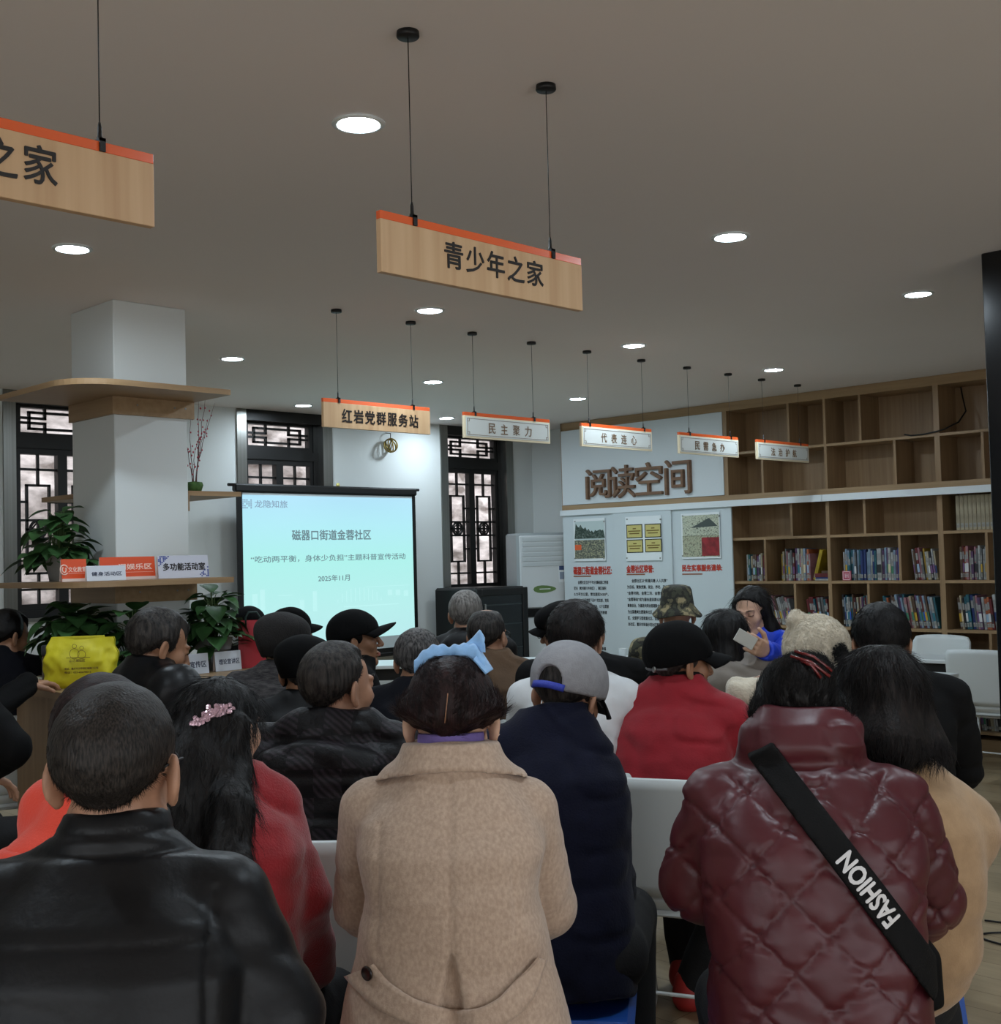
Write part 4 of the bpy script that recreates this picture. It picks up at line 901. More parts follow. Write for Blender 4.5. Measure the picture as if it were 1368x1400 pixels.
# ---------------------------------------------------------------- implicit surfaces for people and clothes
class Field:
    def __init__(s, lo, hi, h, fine=None, hf=None):
        s.ax = []
        for a in range(3):
            iv = sorted((max(lo[a], f[0][a]), min(hi[a], f[1][a])) for f in (fine or []) if f[0][a] < hi[a] and f[1][a] > lo[a])
            pts = [lo[a]]
            while pts[-1] < hi[a]:
                x = pts[-1]; st = hf if any(p - 1e-6 <= x < q for p, q in iv) else h
                nxt = [p for p, q in iv if p > x + 1e-6]
                if st == h and nxt and x + h > nxt[0]: x2 = max(nxt[0], x + hf * .5)
                else: x2 = x + st
                pts.append(x2)
            s.ax.append(np.array(pts, np.float32))
        s.F = np.full([len(a) for a in s.ax], 9.0, np.float32)
    def sub(s, lo, hi):
        sl = []
        for a in range(3):
            i = max(0, np.searchsorted(s.ax[a], lo[a]) - 1); j = min(len(s.ax[a]), np.searchsorted(s.ax[a], hi[a]) + 1); sl.append(slice(i, max(j, i)))
        return tuple(sl), s.ax[0][sl[0]][:, None, None], s.ax[1][sl[1]][None, :, None], s.ax[2][sl[2]][None, None, :]
    def put(s, lo, hi, fn, k=.02, op='u', mg=None):
        m = (mg if mg is not None else k + .04); sl, X, Y, Z = s.sub([v - m for v in lo], [v + m for v in hi])
        A = s.F[sl]
        if A.size == 0: return
        b = fn(X, Y, Z).astype(np.float32)
        if op == 'u':
            h = np.clip(.5 + .5 * (A - b) / k, 0, 1); s.F[sl] = A * (1 - h) + b * h - k * h * (1 - h)
        else:      # subtract b
            b = -b; h = np.clip(.5 + .5 * (b - A) / k, 0, 1); s.F[sl] = A * (1 - h) + b * h + k * h * (1 - h)
    def cone(s, p, q, r1, r2, k=.02, op='u'):
        p = np.array(p, float); q = np.array(q, float); d = q - p; L = max(d @ d, 1e-9)
        def fn(X, Y, Z):
            t = np.clip(((X - p[0]) * d[0] + (Y - p[1]) * d[1] + (Z - p[2]) * d[2]) / L, 0, 1)
            return np.sqrt((X - p[0] - t * d[0]) ** 2 + (Y - p[1] - t * d[1]) ** 2 + (Z - p[2] - t * d[2]) ** 2) - (r1 + (r2 - r1) * t)
        r = max(r1, r2); s.put(np.minimum(p, q) - r, np.maximum(p, q) + r, fn, k, op)
    def chain(s, pts, rs, k=.02):
        for i in range(len(pts) - 1): s.cone(pts[i], pts[i + 1], rs[i], rs[i + 1], k)
    def ell(s, c, r, R=None, k=.02, op='u'):
        c = np.array(c, float); R = np.eye(3) if R is None else np.array(R)
        fn = ellfn(c, r, R); m = max(r); s.put(c - m, c + m, fn, k, op)
    def loft(s, P0, ux, uy, uz, T, f, w, d, off, k=.03, n=2.4, xo=None):
        P0 = np.array(P0); f = np.array(f) * T; lo_, hi_ = f[0], f[-1]
        def fn(X, Y, Z):
            x = (X - P0[0]) * ux[0] + (Y - P0[1]) * ux[1] + (Z - P0[2]) * ux[2]; y = (X - P0[0]) * uy[0] + (Y - P0[1]) * uy[1] + (Z - P0[2]) * uy[2]; z = (X - P0[0]) * uz[0] + (Y - P0[1]) * uz[1] + (Z - P0[2]) * uz[2]
            W_ = np.interp(z, f, w); D = np.interp(z, f, d); O = np.interp(z, f, off)
            if xo is not None: x = x - np.interp(z, f, xo)
            e = ((np.abs(x) / W_) ** n + (np.abs(y - O) / D) ** n) ** (1 / n)
            return np.maximum((e - 1) * np.minimum(W_, D), np.maximum(lo_ - z, z - hi_))
        m = max(max(w), max(d)) + .05; a = P0 + np.array(uz) * lo_; b = P0 + np.array(uz) * hi_
        s.put(np.minimum(a, b) - m, np.maximum(a, b) + m, fn, k)
    def pts(s): return s.ax[0][:, None, None], s.ax[1][None, :, None], s.ax[2][None, None, :]
    def mesh(s, G=None):
        return surfnets(s.F if G is None else G, s.ax)
def ellfn(c, r, R):
    def fn(X, Y, Z):
        x, y, z = X - c[0], Y - c[1], Z - c[2]
        a = R[0][0] * x + R[1][0] * y + R[2][0] * z; b = R[0][1] * x + R[1][1] * y + R[2][1] * z; e = R[0][2] * x + R[1][2] * y + R[2][2] * z
        k0 = np.sqrt((a / r[0]) ** 2 + (b / r[1]) ** 2 + (e / r[2]) ** 2); k1 = np.sqrt((a / r[0] ** 2) ** 2 + (b / r[1] ** 2) ** 2 + (e / r[2] ** 2) ** 2) + 1e-9
        return k0 * (k0 - 1) / k1
    return fn
def surfnets(F, ax):
    F = F.copy(); F[0], F[-1] = np.maximum(F[0], .01), np.maximum(F[-1], .01); F[:, 0], F[:, -1] = np.maximum(F[:, 0], .01), np.maximum(F[:, -1], .01); F[:, :, 0], F[:, :, -1] = np.maximum(F[:, :, 0], .01), np.maximum(F[:, :, -1], .01)
    S = F < 0; nx, ny, nz = F.shape
    cnt = np.zeros((nx - 1, ny - 1, nz - 1), np.int8); cs = [(i, j, k) for i in (0, 1) for j in (0, 1) for k in (0, 1)]
    for i, j, k in cs: cnt += S[i:nx - 1 + i, j:ny - 1 + j, k:nz - 1 + k]
    act = (cnt > 0) & (cnt < 8); I, J, K = np.nonzero(act); n = len(I)
    idx = np.full(act.shape, -1, np.int32); idx[I, J, K] = np.arange(n)
    val = {c: F[I + c[0], J + c[1], K + c[2]] for c in cs}; P = np.zeros((n, 3)); m = np.zeros(n)
    cx = {0: (ax[0][I], ax[0][I + 1]), 1: (ax[1][J], ax[1][J + 1]), 2: (ax[2][K], ax[2][K + 1])}
    for c in cs:
        for a in range(3):
            if c[a] == 0:
                c2 = tuple(1 if q == a else c[q] for q in range(3)); v0, v1 = val[c], val[c2]; cr = (v0 < 0) != (v1 < 0)
                t = np.where(cr, v0 / np.where(cr, v0 - v1, 1), 0)
                for q in range(3):
                    x0, x1 = cx[q]; base = (x1 if c[q] else x0); P[:, q] += np.where(cr, base if q != a else x0 + t * (x1 - x0), 0)
                m += cr
    P /= m[:, None]; Q = []
    for a in range(3):
        b, c = (a + 1) % 3, (a + 2) % 3
        s0 = [slice(1, -1)] * 3; s1 = [slice(1, -1)] * 3; s0[a] = slice(0, -1); s1[a] = slice(1, None)
        A0 = S[tuple(s0)]; A1 = S[tuple(s1)]; ii = np.array(np.nonzero(A0 != A1)).T
        if len(ii) == 0: continue
        fl = A0[tuple(ii.T)]; off = np.ones(3, int); off[a] = 0; g = ii + off
        def cell(db, dc): h = g.copy(); h[:, b] += db; h[:, c] += dc; return idx[h[:, 0], h[:, 1], h[:, 2]]
        q = np.stack([cell(-1, -1), cell(0, -1), cell(0, 0), cell(-1, 0)], 1); q[~fl] = q[~fl][:, ::-1]; Q.append(q)
    Q = np.concatenate(Q) if Q else np.zeros((0, 4), int); return P, Q[(Q >= 0).all(1)]
def vnormals(P, Q):
    N = np.cross(P[Q[:, 2]] - P[Q[:, 0]], P[Q[:, 3]] - P[Q[:, 1]]); V = np.zeros_like(P)
    for k in range(4): np.add.at(V, Q[:, k], N)
    return V / (np.linalg.norm(V, axis=1, keepdims=True) + 1e-12)
def relax(P, Q, it=2, lam=.5):
    for _ in range(it):
        A = np.zeros_like(P); c = np.zeros(len(P))
        for k in range(4):
            for q in (1, 3): np.add.at(A, Q[:, k], P[Q[:, (k + q) % 4]]); np.add.at(c, Q[:, k], 1)
        P = P + lam * (A / np.maximum(c, 1)[:, None] - P)
    return P
def strands(P, N, D, L, r, seg=4, lift=.25, droop=0, wave=0, rnd=.25, rs=None):
    """thin tapering hairs: roots P, normals N, flow D, length L (array) -> verts, quads"""
    n = len(P); rs = rs or np.random.RandomState(1); D = D + rs.normal(0, rnd, (n, 3)); D -= N * (D * N).sum(1, keepdims=True)
    D /= np.linalg.norm(D, axis=1, keepdims=True) + 1e-9; L = np.broadcast_to(L, (n,))[:, None] * rs.uniform(.7, 1.2, (n, 1))
    S_ = np.cross(D, N); S_ /= np.linalg.norm(S_, axis=1, keepdims=True) + 1e-9; U = np.cross(S_, D)
    V = []; ph = rs.uniform(0, 6.28, (n, 1))
    for i in range(seg + 1):
        t = i / seg; c = P + D * L * t + N * (L * lift * (t - .5 * t * t)) + np.array([0, 0, -1.0]) * droop * L * t * t + S_ * wave * np.sin(ph + t * 7) * t
        w = r * (1 - .85 * t)
        for k in range(3): a = 2.094 * k; V.append(c + S_ * (math.cos(a) * w) + U * (math.sin(a) * w))
    V = np.stack(V, 1).reshape(-1, 3); base = (np.arange(n) * (seg + 1) * 3)[:, None]; q = []
    for i in range(seg):
        for k in range(3): q.append([i * 3 + k, i * 3 + (k + 1) % 3, i * 3 + 3 + (k + 1) % 3, i * 3 + 3 + k])
    q = np.array(q); return V, (base[:, :, None] + q[None]).reshape(-1, 4)
def sample_faces(P, Q, n, rs):
    A = np.linalg.norm(np.cross(P[Q[:, 2]] - P[Q[:, 0]], P[Q[:, 3]] - P[Q[:, 1]]), axis=1); i = rs.choice(len(Q), n, p=A / A.sum())
    u, v = rs.rand(n, 1), rs.rand(n, 1); q = Q[i]; return (P[q[:, 0]] * (1 - u) + P[q[:, 1]] * u) * (1 - v) + (P[q[:, 3]] * (1 - u) + P[q[:, 2]] * u) * v, i
def rotm(yaw=0, pitch=0, roll=0):
    """head frame -> body frame; pitch>0 looks down, yaw>0 looks to the right, roll>0 tips to the right"""
    return np.array((Matrix.Rotation(-math.radians(yaw), 3, 'Z') @ Matrix.Rotation(-math.radians(pitch), 3, 'X') @ Matrix.Rotation(math.radians(roll), 3, 'Y')))

# ---------------------------------------------------------------- cloth, skin and hair materials
def skin(name, rgb): return mat(name, rgb, .5, vary=.12, vscale=(30, 30, 30), bump=.05, bscale=180)
M_skin = [skin('skin', (176, 132, 106)), skin('skin_tan', (158, 114, 86)), skin('skin_pale', (204, 162, 136))]
def hairmat(name, rgb, rgb2=None, sc=(120, 120, 14)): return mat(name, rgb, .5, spec=.25, rgb2=rgb2 or tuple(int(v * .5) for v in rgb), vscale=sc, bump=.25, bscale=1.0, bstretch=(260, 260, 22), detail=3)
H_black = hairmat('hair_black', (21, 18, 18), (7, 6, 6)); H_dark = hairmat('hair_dark_brown', (31, 24, 22), (11, 8, 8)); H_red = hairmat('hair_reddish', (40, 19, 19)); H_brown = hairmat('hair_brown', (62, 42, 36))
H_grey = hairmat('hair_grey', (150, 148, 146), (48, 46, 46)); H_salt = hairmat('hair_salt_pepper', (104, 100, 98), (30, 28, 28)); H_dsalt = hairmat('hair_greying', (62, 57, 53), (17, 15, 15)); H_lgrey = hairmat('hair_light_grey', (142, 138, 133), (84, 80, 77))
def plaid(name, a, b):
    m = mat(name, a, .85, bump=.2, bscale=120, spec=.2); nt = m.node_tree; bs = nt.nodes['Principled BSDF']; tc = [n for n in nt.nodes if n.type == 'TEX_COORD'][0]
    w1 = nt.nodes.new('ShaderNodeTexWave'); w1.inputs['Scale'].default_value = 26; w1.inputs['Distortion'].default_value = 1.5; w1.bands_direction = 'DIAGONAL'
    w2 = nt.nodes.new('ShaderNodeTexChecker'); w2.inputs['Scale'].default_value = 14
    mx = nt.nodes.new('ShaderNodeMix'); mx.data_type = 'RGBA'; ml = nt.nodes.new('ShaderNodeMath'); ml.operation = 'MULTIPLY'
    nt.links.new(tc.outputs['Object'], w1.inputs[0]); nt.links.new(tc.outputs['Object'], w2.inputs[0]); nt.links.new(w1.outputs['Fac'], ml.inputs[0]); nt.links.new(w2.outputs['Fac'], ml.inputs[1])
    nt.links.new(ml.outputs[0], mx.inputs['Factor']); mx.inputs['A'].default_value = lin(a); mx.inputs['B'].default_value = lin(b); nt.links.new(mx.outputs['Result'], bs.inputs['Base Color']); return m
def camo(name, cols, sc):
    m = mat(name, cols[0], .85, vary=.1); nt = m.node_tree; rp = [n for n in nt.nodes if n.type == 'VALTORGB'][0]; rp.color_ramp.interpolation = 'CONSTANT'
    for n in nt.nodes:
        if n.type == 'MAPPING': n.inputs['Scale'].default_value = (sc, sc, sc)
    e = rp.color_ramp.elements; e[0].position = 0; e[0].color = lin(cols[0]); e[1].position = .43; e[1].color = lin(cols[1])
    for p_, c_ in zip((.52, .6), cols[2:]): n = e.new(p_); n.color = lin(c_)
    return m
C_leather = mat('black_leather', (13, 14, 17), .42, vary=.25, vscale=(6, 6, 6), bump=.08, bscale=70, spec=.28)
C_beige = mat('beige_wool', (192, 168, 148), .95, rgb2=(172, 148, 129), vscale=(160, 160, 110), bump=.12, bscale=420, sheen=.2)
C_camel = mat('camel_wool', (174, 142, 106), .92, rgb2=(160, 129, 95), vscale=(30, 30, 30), bump=.15, bscale=240, sheen=.25)
C_burg = mat('burgundy_nylon', (78, 25, 33), .42, vary=.12, vscale=(7, 7, 7), bump=.10, bscale=26)
C_red = mat('red_wool', (152, 28, 36), .9, vary=.12, vscale=(40, 40, 40), bump=.25, bscale=220, sheen=.3)
C_redj = mat('crimson_fleece', (146, 16, 32), .85, vary=.1, vscale=(20, 20, 20), bump=.12, bscale=160, sheen=.15)
C_orange = mat('orange_red_wool', (236, 74, 52), .9, vary=.06, bump=.2, bscale=200, sheen=.2)
C_navy = mat('navy_fleece', (17, 20, 40), .9, vary=.15, vscale=(30, 30, 30), bump=.2, bscale=180, sheen=.05, spec=.2)
C_black = mat('black_cloth', (11, 11, 12), .85, vary=.2, vscale=(12, 12, 12), bump=.1, bscale=140, spec=.2)
C_blackp = mat('black_nylon', (11, 11, 13), .6, spec=.25, vary=.2, vscale=(8, 8, 8), bump=.12, bscale=40)
C_dbrown = mat('dark_brown_cloth', (26, 18, 17), .85, vary=.2, bump=.15, bscale=120)
C_dnavy = mat('dark_navy_cloth', (11, 12, 20), .85, spec=.2, vary=.2, bump=.15, bscale=140)
C_brown = mat('brown_canvas', (98, 74, 52), .8, vary=.14, vscale=(10, 10, 10), bump=.15, bscale=120)
C_taupe = mat('taupe_nylon', (122, 112, 102), .6, vary=.1, vscale=(9, 9, 9), bump=.12, bscale=60)
C_olive = mat('olive_cloth', (116, 112, 92), .8, vary=.12, bump=.15, bscale=120)
C_blue = mat('royal_blue_nylon', (24, 62, 200), .5, vary=.15, vscale=(9, 9, 9), bump=.1, bscale=50)
C_white = mat('white_nylon', (216, 218, 220), .6, vary=.06, bump=.1, bscale=50)
C_fur = mat('cream_fleece', (218, 206, 184), .95, vary=.12, vscale=(30, 30, 30), bump=.5, bscale=110, sheen=.3)
C_furb = mat('black_fleece', (12, 11, 12), .95, bump=.5, bscale=110)
C_tweed = mat('charcoal_tweed', (82, 78, 78), .95, rgb2=(42, 40, 42), vscale=(30, 30, 150), bump=.3, bscale=200)
C_plaid = plaid('dark_check_nylon', (15, 13, 15), (44, 38, 43)); C_plaid.node_tree.nodes['Principled BSDF'].inputs['Roughness'].default_value = .5
C_camo = camo('camouflage_cloth', [(58, 60, 46), (38, 38, 32), (92, 88, 66), (150, 138, 104)], 18)
C_jeans = mat('dark_trousers', (11, 11, 14), .85, vary=.2, bump=.15, bscale=160); C_shoe = mat('black_shoe', (20, 20, 20), .45)
C_capb = mat('black_cap_cloth', (8, 8, 9), .9, bump=.1, bscale=200, spec=.15); C_capg = mat('grey_cap_cloth', (150, 150, 154), .9, vary=.08, vscale=(60, 60, 60), bump=.2, bscale=260); C_capbr = mat('charcoal_cap_cloth', (30, 27, 26), .9, vary=.15, vscale=(40, 40, 40), bump=.3, bscale=160)
M_eye = mat('eye', (24, 18, 16), .2); M_lip = mat('lip', (168, 96, 86), .45)

# ---------------------------------------------------------------- the person
TORSO = dict(f=[-.14, -.08, .1, .35, .6, .78, .90, .97, 1.03, 1.10], w=[.205, .20, .185, .17, .18, .185, .155, .105, .078, .072],
             d=[.165, .165, .15, .138, .138, .13, .112, .088, .075, .070], o=[.03, .02, 0, -.012, -.018, -.016, -.008, .004, .014, .02])
HR = dict(cr=((0, -.014, .034), (.0755, .0955, .084)), jaw=((0, .026, -.036), (.057, .064, .082)))
def head_fields(F, c, R, female=False, fine=True, s=1.0):
    g = lambda p: np.array(c) + R @ (np.array(p, float) * s)
    F.ell(g(HR['cr'][0]), [v * s for v in HR['cr'][1]], R, .01); F.ell(g(HR['jaw'][0]), [v * s for v in HR['jaw'][1]], R, .03)
    for q in (-1, 1):
        F.cone(g((q * .048, .005, -.062)), g((q * .012, .064, -.098)), .021 * s, .017 * s, .02)
        F.ell(g((q * .040, .058, -.018)), (.024 * s, .022 * s, .026 * s), R, .02)
        F.ell(g((q * .032, .098, .013)), (.017 * s, .014 * s, .012 * s), R, .012, 's')
        F.ell(g((q * .031, .079, .012)), (.0135 * s, .0125 * s, .0115 * s), R, .004)
        F.cone(g((q * .014, .093, .031)), g((q * .044, .078, .030)), .0075 * s, .006 * s, .012)
        E = R @ rotm(yaw=-q * 28)
        F.ell(g((q * .082, -.014, -.006)), (.0085 * s, .019 * s, .033 * s), E, .006); F.ell(g((q * .089, -.008, -.004)), (.006 * s, .010 * s, .019 * s), E, .004, 's')
        F.ell(g((q * .079, -.006, -.034)), (.007 * s, .010 * s, .012 * s), E, .006)
    F.cone(g((0, .090, .022)), g((0, .112, -.022)), .0075 * s, .0125 * s, .012)
    for q in (-1, 1): F.ell(g((q * .013, .100, -.027)), (.009 * s, .010 * s, .008 * s), R, .006)
    F.ell(g((0, .091, -.058)), (.023 * s, .010 * s, .006 * s), R, .006); F.ell(g((0, .089, -.070)), (.020 * s, .011 * s, .007 * s), R, .006)
    F.ell(g((0, .099, -.064)), (.022 * s, .006 * s, .0018 * s), R, .004, 's')
    F.ell(g((0, .076, -.1)), (.020 * s, .016 * s, .016 * s), R, .015)
def hand_field(F, W, d, n, side, curl=.5, s=1.0, spread=1.0):
    """wrist W, pointing d, palm facing n; side +1 right hand"""
    d = np.array(d, float); d /= np.linalg.norm(d); n = np.array(n, float); n -= d * (n @ d); n /= np.linalg.norm(n); x = np.cross(d, n) * side
    W = np.array(W, float); P = lambda a, b, e: W + (x * a + d * b + n * e) * s
    for a in (-.028, -.010, .010, .027): F.cone(P(a * .7, .012, 0), P(a, .082, 0), .016 * s, .0125 * s, .012)
    for a, L in ((-.030, .066), (-.010, .080), (.010, .084), (.029, .074)):
        p = P(a, .082, 0); dd = d.copy(); q = -1 if False else 1; prev = p; ang = 0
        for i, f in enumerate((.46, .30, .24)):
            ang += curl * (.55, .8, .6)[i]; v = d * math.cos(ang) + n * math.sin(ang) + x * (a * spread * 2.5); v /= np.linalg.norm(v); nxt = prev + v * L * f * s
            F.cone(prev, nxt, (.0095, .0088, .008)[i] * s, (.0088, .008, .007)[i] * s, .004); prev = nxt
    b = P(.030, .022, .004); m = b + (x * .030 + d * .030 + n * .014) * s; e = m + (x * .010 + d * .028 + n * .016) * s
    F.cone(b, m, .014 * s, .0105 * s, .012); F.cone(m, e, .0105 * s, .008 * s, .004)

PEOPLE = []
class Person:
    def __init__(s, label, px, py, d, psi, lean=6, side=0, head=(0, 8, 0), T=None, sk=0, hs=1.0, group=None, seat=.45, female=False):
        s.label = label; s.hs = hs; s.sk = sk; s.female = female
        Hw = at(px, py, d); s.d = d; s.psi = psi; th = math.radians(lean); sd = math.radians(side); s.hipz = seat + .108
        s.Rh = rotm(*[head[0], head[1], head[2]])
        s.up = np.array([math.sin(sd), math.sin(th) * math.cos(sd), math.cos(th) * math.cos(sd)]); s.uy = np.array([0, math.cos(th), -math.sin(th)]); s.ux = np.cross(s.uy, s.up); s.ux /= np.linalg.norm(s.ux); s.uy = np.cross(s.up, s.ux)
        nk = s.up * .042 + s.Rh @ (np.array([0, .016, .088]) * hs)     # neck base to head centre
        s.T = (Hw.z - s.hipz - nk[2]) / s.up[2]
        if T: s.T = T; s.hipz = Hw.z - nk[2] - T * s.up[2]
        s.N = np.array([0, 0, s.hipz]) + s.up * s.T; s.Hc = s.N + nk
        s.rz = fwd(psi); R = Matrix.Rotation(s.rz, 3, 'Z'); off = R @ Vector(s.Hc); s.loc = Vector((Hw.x - off.x, Hw.y - off.y, 0))
        s.M = Matrix.Translation(s.loc) @ Matrix.Rotation(s.rz, 4, 'Z'); s.Mi = s.M.inverted()
        s.root = None; s.hand = {}; s.ank = {q: np.array([q * .13, .34, .07]) for q in (-1, 1)}; s.kn = {q: np.array([q * .13, .40, s.hipz - .02]) for q in (-1, 1)}; s.fd = {q: np.array([q * .1, 1, 0]) / 1.005 for q in (-1, 1)}; PEOPLE.append(s)
    def L(s, px, py, d): return np.array(s.Mi @ at(px, py, d))
    def H(s, p): return s.Hc + s.Rh @ (np.array(p, float) * s.hs)
    def arms(s, le=None, lw=None, re=None, rw=None, sw=.185, sh=.88, lh=None, rh=None, ls=None, rs=None):
        b = lambda x, t: np.array([0, 0, s.hipz]) + s.up * s.T * t + s.ux * x
        s.S = {-1: b(-sw, sh) if ls is None else ls, 1: b(sw, sh) if rs is None else rs}
        s.E = {-1: le if le is not None else s.S[-1] + np.array([-.055, .09, -.25]), 1: re if re is not None else s.S[1] + np.array([.055, .09, -.25])}
        s.W = {-1: lw if lw is not None else s.E[-1] + np.array([.13, .19, -.02]), 1: rw if rw is not None else s.E[1] + np.array([-.13, .19, -.02])}
        s.hand = {-1: lh, 1: rh}; return s
    def body(s, name='person', h=.013, hf=.0048, legs=True, knees=.44, spread=.13, feet=None):
        c = s.Hc; fine = [(c - .135, c + .135)]
        for q in (-1, 1):
            if s.hand.get(q): W = s.W[q]; fine.append((W - .11, W + .11))
        allp = [c + .15, c - .15] + [s.S[q] + .1 for q in (-1, 1)] + [s.S[q] - .1 for q in (-1, 1)] + [s.W[q] + .2 for q in (-1, 1)] + [s.W[q] - .2 for q in (-1, 1)] + [s.E[q] + .05 for q in (-1, 1)] + [s.E[q] - .05 for q in (-1, 1)] + [np.array([.24, .25, 1]), np.array([-.24, -.2, -.02])] + [s.ank[q] + s.fd[q] * .15 + .06 for q in (-1, 1)] + [s.kn[q] + .09 for q in (-1, 1)] + [s.ank[q] + s.fd[q] * .15 - .06 for q in (-1, 1)] + [s.ank[q] - .06 for q in (-1, 1)]
        F = Field(np.min(allp, 0), np.max(allp, 0), h, fine, hf); hip = np.array([0, 0, s.hipz]); t = TORSO
        F.loft(hip, s.ux, s.uy, s.up, s.T, t['f'][1:-1], [v * .8 for v in t['w'][1:-1]], [v * .8 for v in t['d'][1:-1]], t['o'][1:-1], .03)
        for q in (-1, 1):
            F.cone(s.N - s.up * .03, s.S[q], .045, .045, .03); F.cone(s.S[q], s.E[q], .043, .036, .02); F.cone(s.E[q], s.W[q], .036, .026, .02)
            hd = s.hand.get(q) or dict(d=s.W[q] - s.E[q], n=(0, 0, -1)); hand_field(F, s.W[q], hd['d'], hd['n'], q, hd.get('curl', .5), hd.get('s', 1.0))
            F.cone(hip + s.ux * q * .085 + np.array([0, .02, -.01]), s.kn[q], .075, .052, .03); F.cone(s.kn[q], s.ank[q], .05, .034, .02); F.cone(s.ank[q] - [0, 0, .025], s.ank[q] + s.fd[q] * .15 - [0, 0, .035], .035, .026, .02)
        F.cone(s.N - s.up * .02, s.H((0, -.012, -.05)), .058, .053 if not s.female else .047, .02)
        head_fields(F, c, s.Rh, s.female, True, s.hs)
        P, Q = F.mesh(); s.root = link(name, mesh_np(name, P, Q, M_skin[s.sk], True)); s.root.matrix_basis = s.M
        tag(s.root, s.label, 'person'); s.Fb = F; return s
    def add(s, name, P, Q, m, label=None, smooth=True):
        o = link(name, mesh_np(name, P, Q, m, smooth), s.root)
        if label: o['label'] = label
        return o
    def mb(s, name, k, m, label=None, R=True):
        """shape given in head coordinates"""
        Rm = Matrix.Identity(4)
        if R:
            A = np.eye(4); A[:3, :3] = s.Rh * s.hs; A[:3, 3] = s.Hc; Rm = Matrix(A.tolist())
        o = k.build(name, m, s.root, Rm)
        if label: o['label'] = label
        return o
    def top(s, name, m, h=.010, prof=None, bw=1.0, bd=1.0, ar=(.068, .060, .050, .046), k=.03, ka=.018, fold=.006, fscale=9, crease=.45, hem=None, collar=True, extra=None, post=None, label=None, kneck=-.02, trap=.060, seed=1, xo=None, cut=None):
        t = dict(TORSO); t.update(prof or {}); hip = np.array([0, 0, s.hipz])
        allp = [s.N + .2, s.N - .2, hip + np.array([.3, .28, .1]), hip - np.array([.3, .28, .1])] + [s.E[q] + .1 for q in (-1, 1)] + [s.E[q] - .1 for q in (-1, 1)] + [s.W[q] + .07 for q in (-1, 1)] + [s.W[q] - .07 for q in (-1, 1)] + [s.S[q] + .1 for q in (-1, 1)] + [hip + s.up * s.T * t['f'][0] - .02]
        lo, hi = np.min(allp, 0), np.max(allp, 0); F = Field(lo, hi, h)
        F.loft(hip, s.ux, s.uy, s.up, s.T, t['f'], [v * bw for v in t['w']], [v * bd for v in t['d']], t['o'], .03, t.get('n', 2.4), xo)
        for q in (-1, 1):
            F.cone(s.N - s.up * kneck, s.S[q], trap, ar[0] * .92, k)
        for q in (-1, 1):
            F.cone(s.S[q], s.E[q], ar[0], ar[1], ka); F.cone(s.E[q], s.W[q], ar[1], ar[2], ka * .7); F.cone(s.W[q] - (s.W[q] - s.E[q]) * .15, s.W[q], ar[3], ar[3], .01)
            ex = (s.W[q] - s.E[q]) / (np.linalg.norm(s.W[q] - s.E[q]) + 1e-9); F.cone(s.W[q] + ex * .035, s.W[q] + ex * .06, ar[3] - .012, ar[3] - .012, .006, 's')
        if extra: extra(F)
        s.Ft = F; G = F.F
        if cut is not None: G = np.maximum(G, cut(*F.pts()))
        P, Q = F.mesh(G); P = relax(P, Q, 1); N = vnormals(P, Q)
        dd = fold * (vnoise(P * np.array([fscale, fscale, fscale * .6]), seed) + .5 * vnoise(P * fscale * 2.3, seed + 1))
        r = 1 - np.abs(vnoise(P * np.array([fscale * .8, fscale * .8, fscale * 1.1]) + 3.3, seed + 5)); dd -= fold * .9 * np.clip(r - .72, 0, 1) * 3.5
        # creases at elbow and armpit
        for q in (-1, 1):
            for c_, w_ in ((s.E[q], .075), (s.S[q] + np.array([0, 0, -.09]), .07)):
                v = P - c_; e = np.exp(-(v ** 2).sum(1) / (2 * w_ ** 2)); dd += fold * crease * e * np.sin((v @ (s.E[q] - s.S[q])) / np.linalg.norm(s.E[q] - s.S[q]) * 95 + 7 * vnoise(P * 8, seed + 8)) * (.5 + .5 * vnoise(P * 13, seed + 9))
        if post: dd = dd + post(s, P, N)
        P = P + N * dd[:, None]; o = s.add(name, P, Q, m, label); s.topo = o; s.topP = P; s.topQ = Q; return s
    def over(s, name, m, off, mask, F=None, label=None, fold=0.0, relaxn=1):
        """a layer lying on the garment: the field grown by off, kept where mask<0"""
        F = F or s.Ft; G = np.maximum(F.F - off, mask(*F.pts())); P, Q = F.mesh(G)
        if len(P) == 0: return None
        P = relax(P, Q, relaxn)
        if fold: P = P + vnormals(P, Q) * (fold * vnoise(P * 12, 3))[:, None]
        return s.add(name, P, Q, m, label)
    def tl(s, X, Y, Z):
        """spine coordinates of local points: x right, y forward, t along the spine"""
        x, y, z = X, Y, Z - s.hipz
        return x * s.ux[0] + y * s.ux[1] + z * s.ux[2], x * s.uy[0] + y * s.uy[1] + z * s.uy[2], (x * s.up[0] + y * s.up[1] + z * s.up[2])
    def trousers(s, m=None, h=.012, knees=.44, spread=.13):
        hip = np.array([0, 0, s.hipz]); al = [s.ank[q] - .09 for q in (-1, 1)] + [s.ank[q] + .09 for q in (-1, 1)] + [s.kn[q] + .1 for q in (-1, 1)] + [np.array([-.26, -.2, .1]), np.array([.26, .2, s.hipz + .12])]; F = Field(np.min(al, 0), np.max(al, 0), h)
        F.ell(hip + np.array([0, 0, .0]), (.175, .14, .11), None, .03)
        for q in (-1, 1):
            F.cone(hip + np.array([q * .085, .02, -.012]), s.kn[q], .09, .068, .03); F.cone(s.kn[q], s.ank[q] + [0, 0, .02], .066, .056, .02)
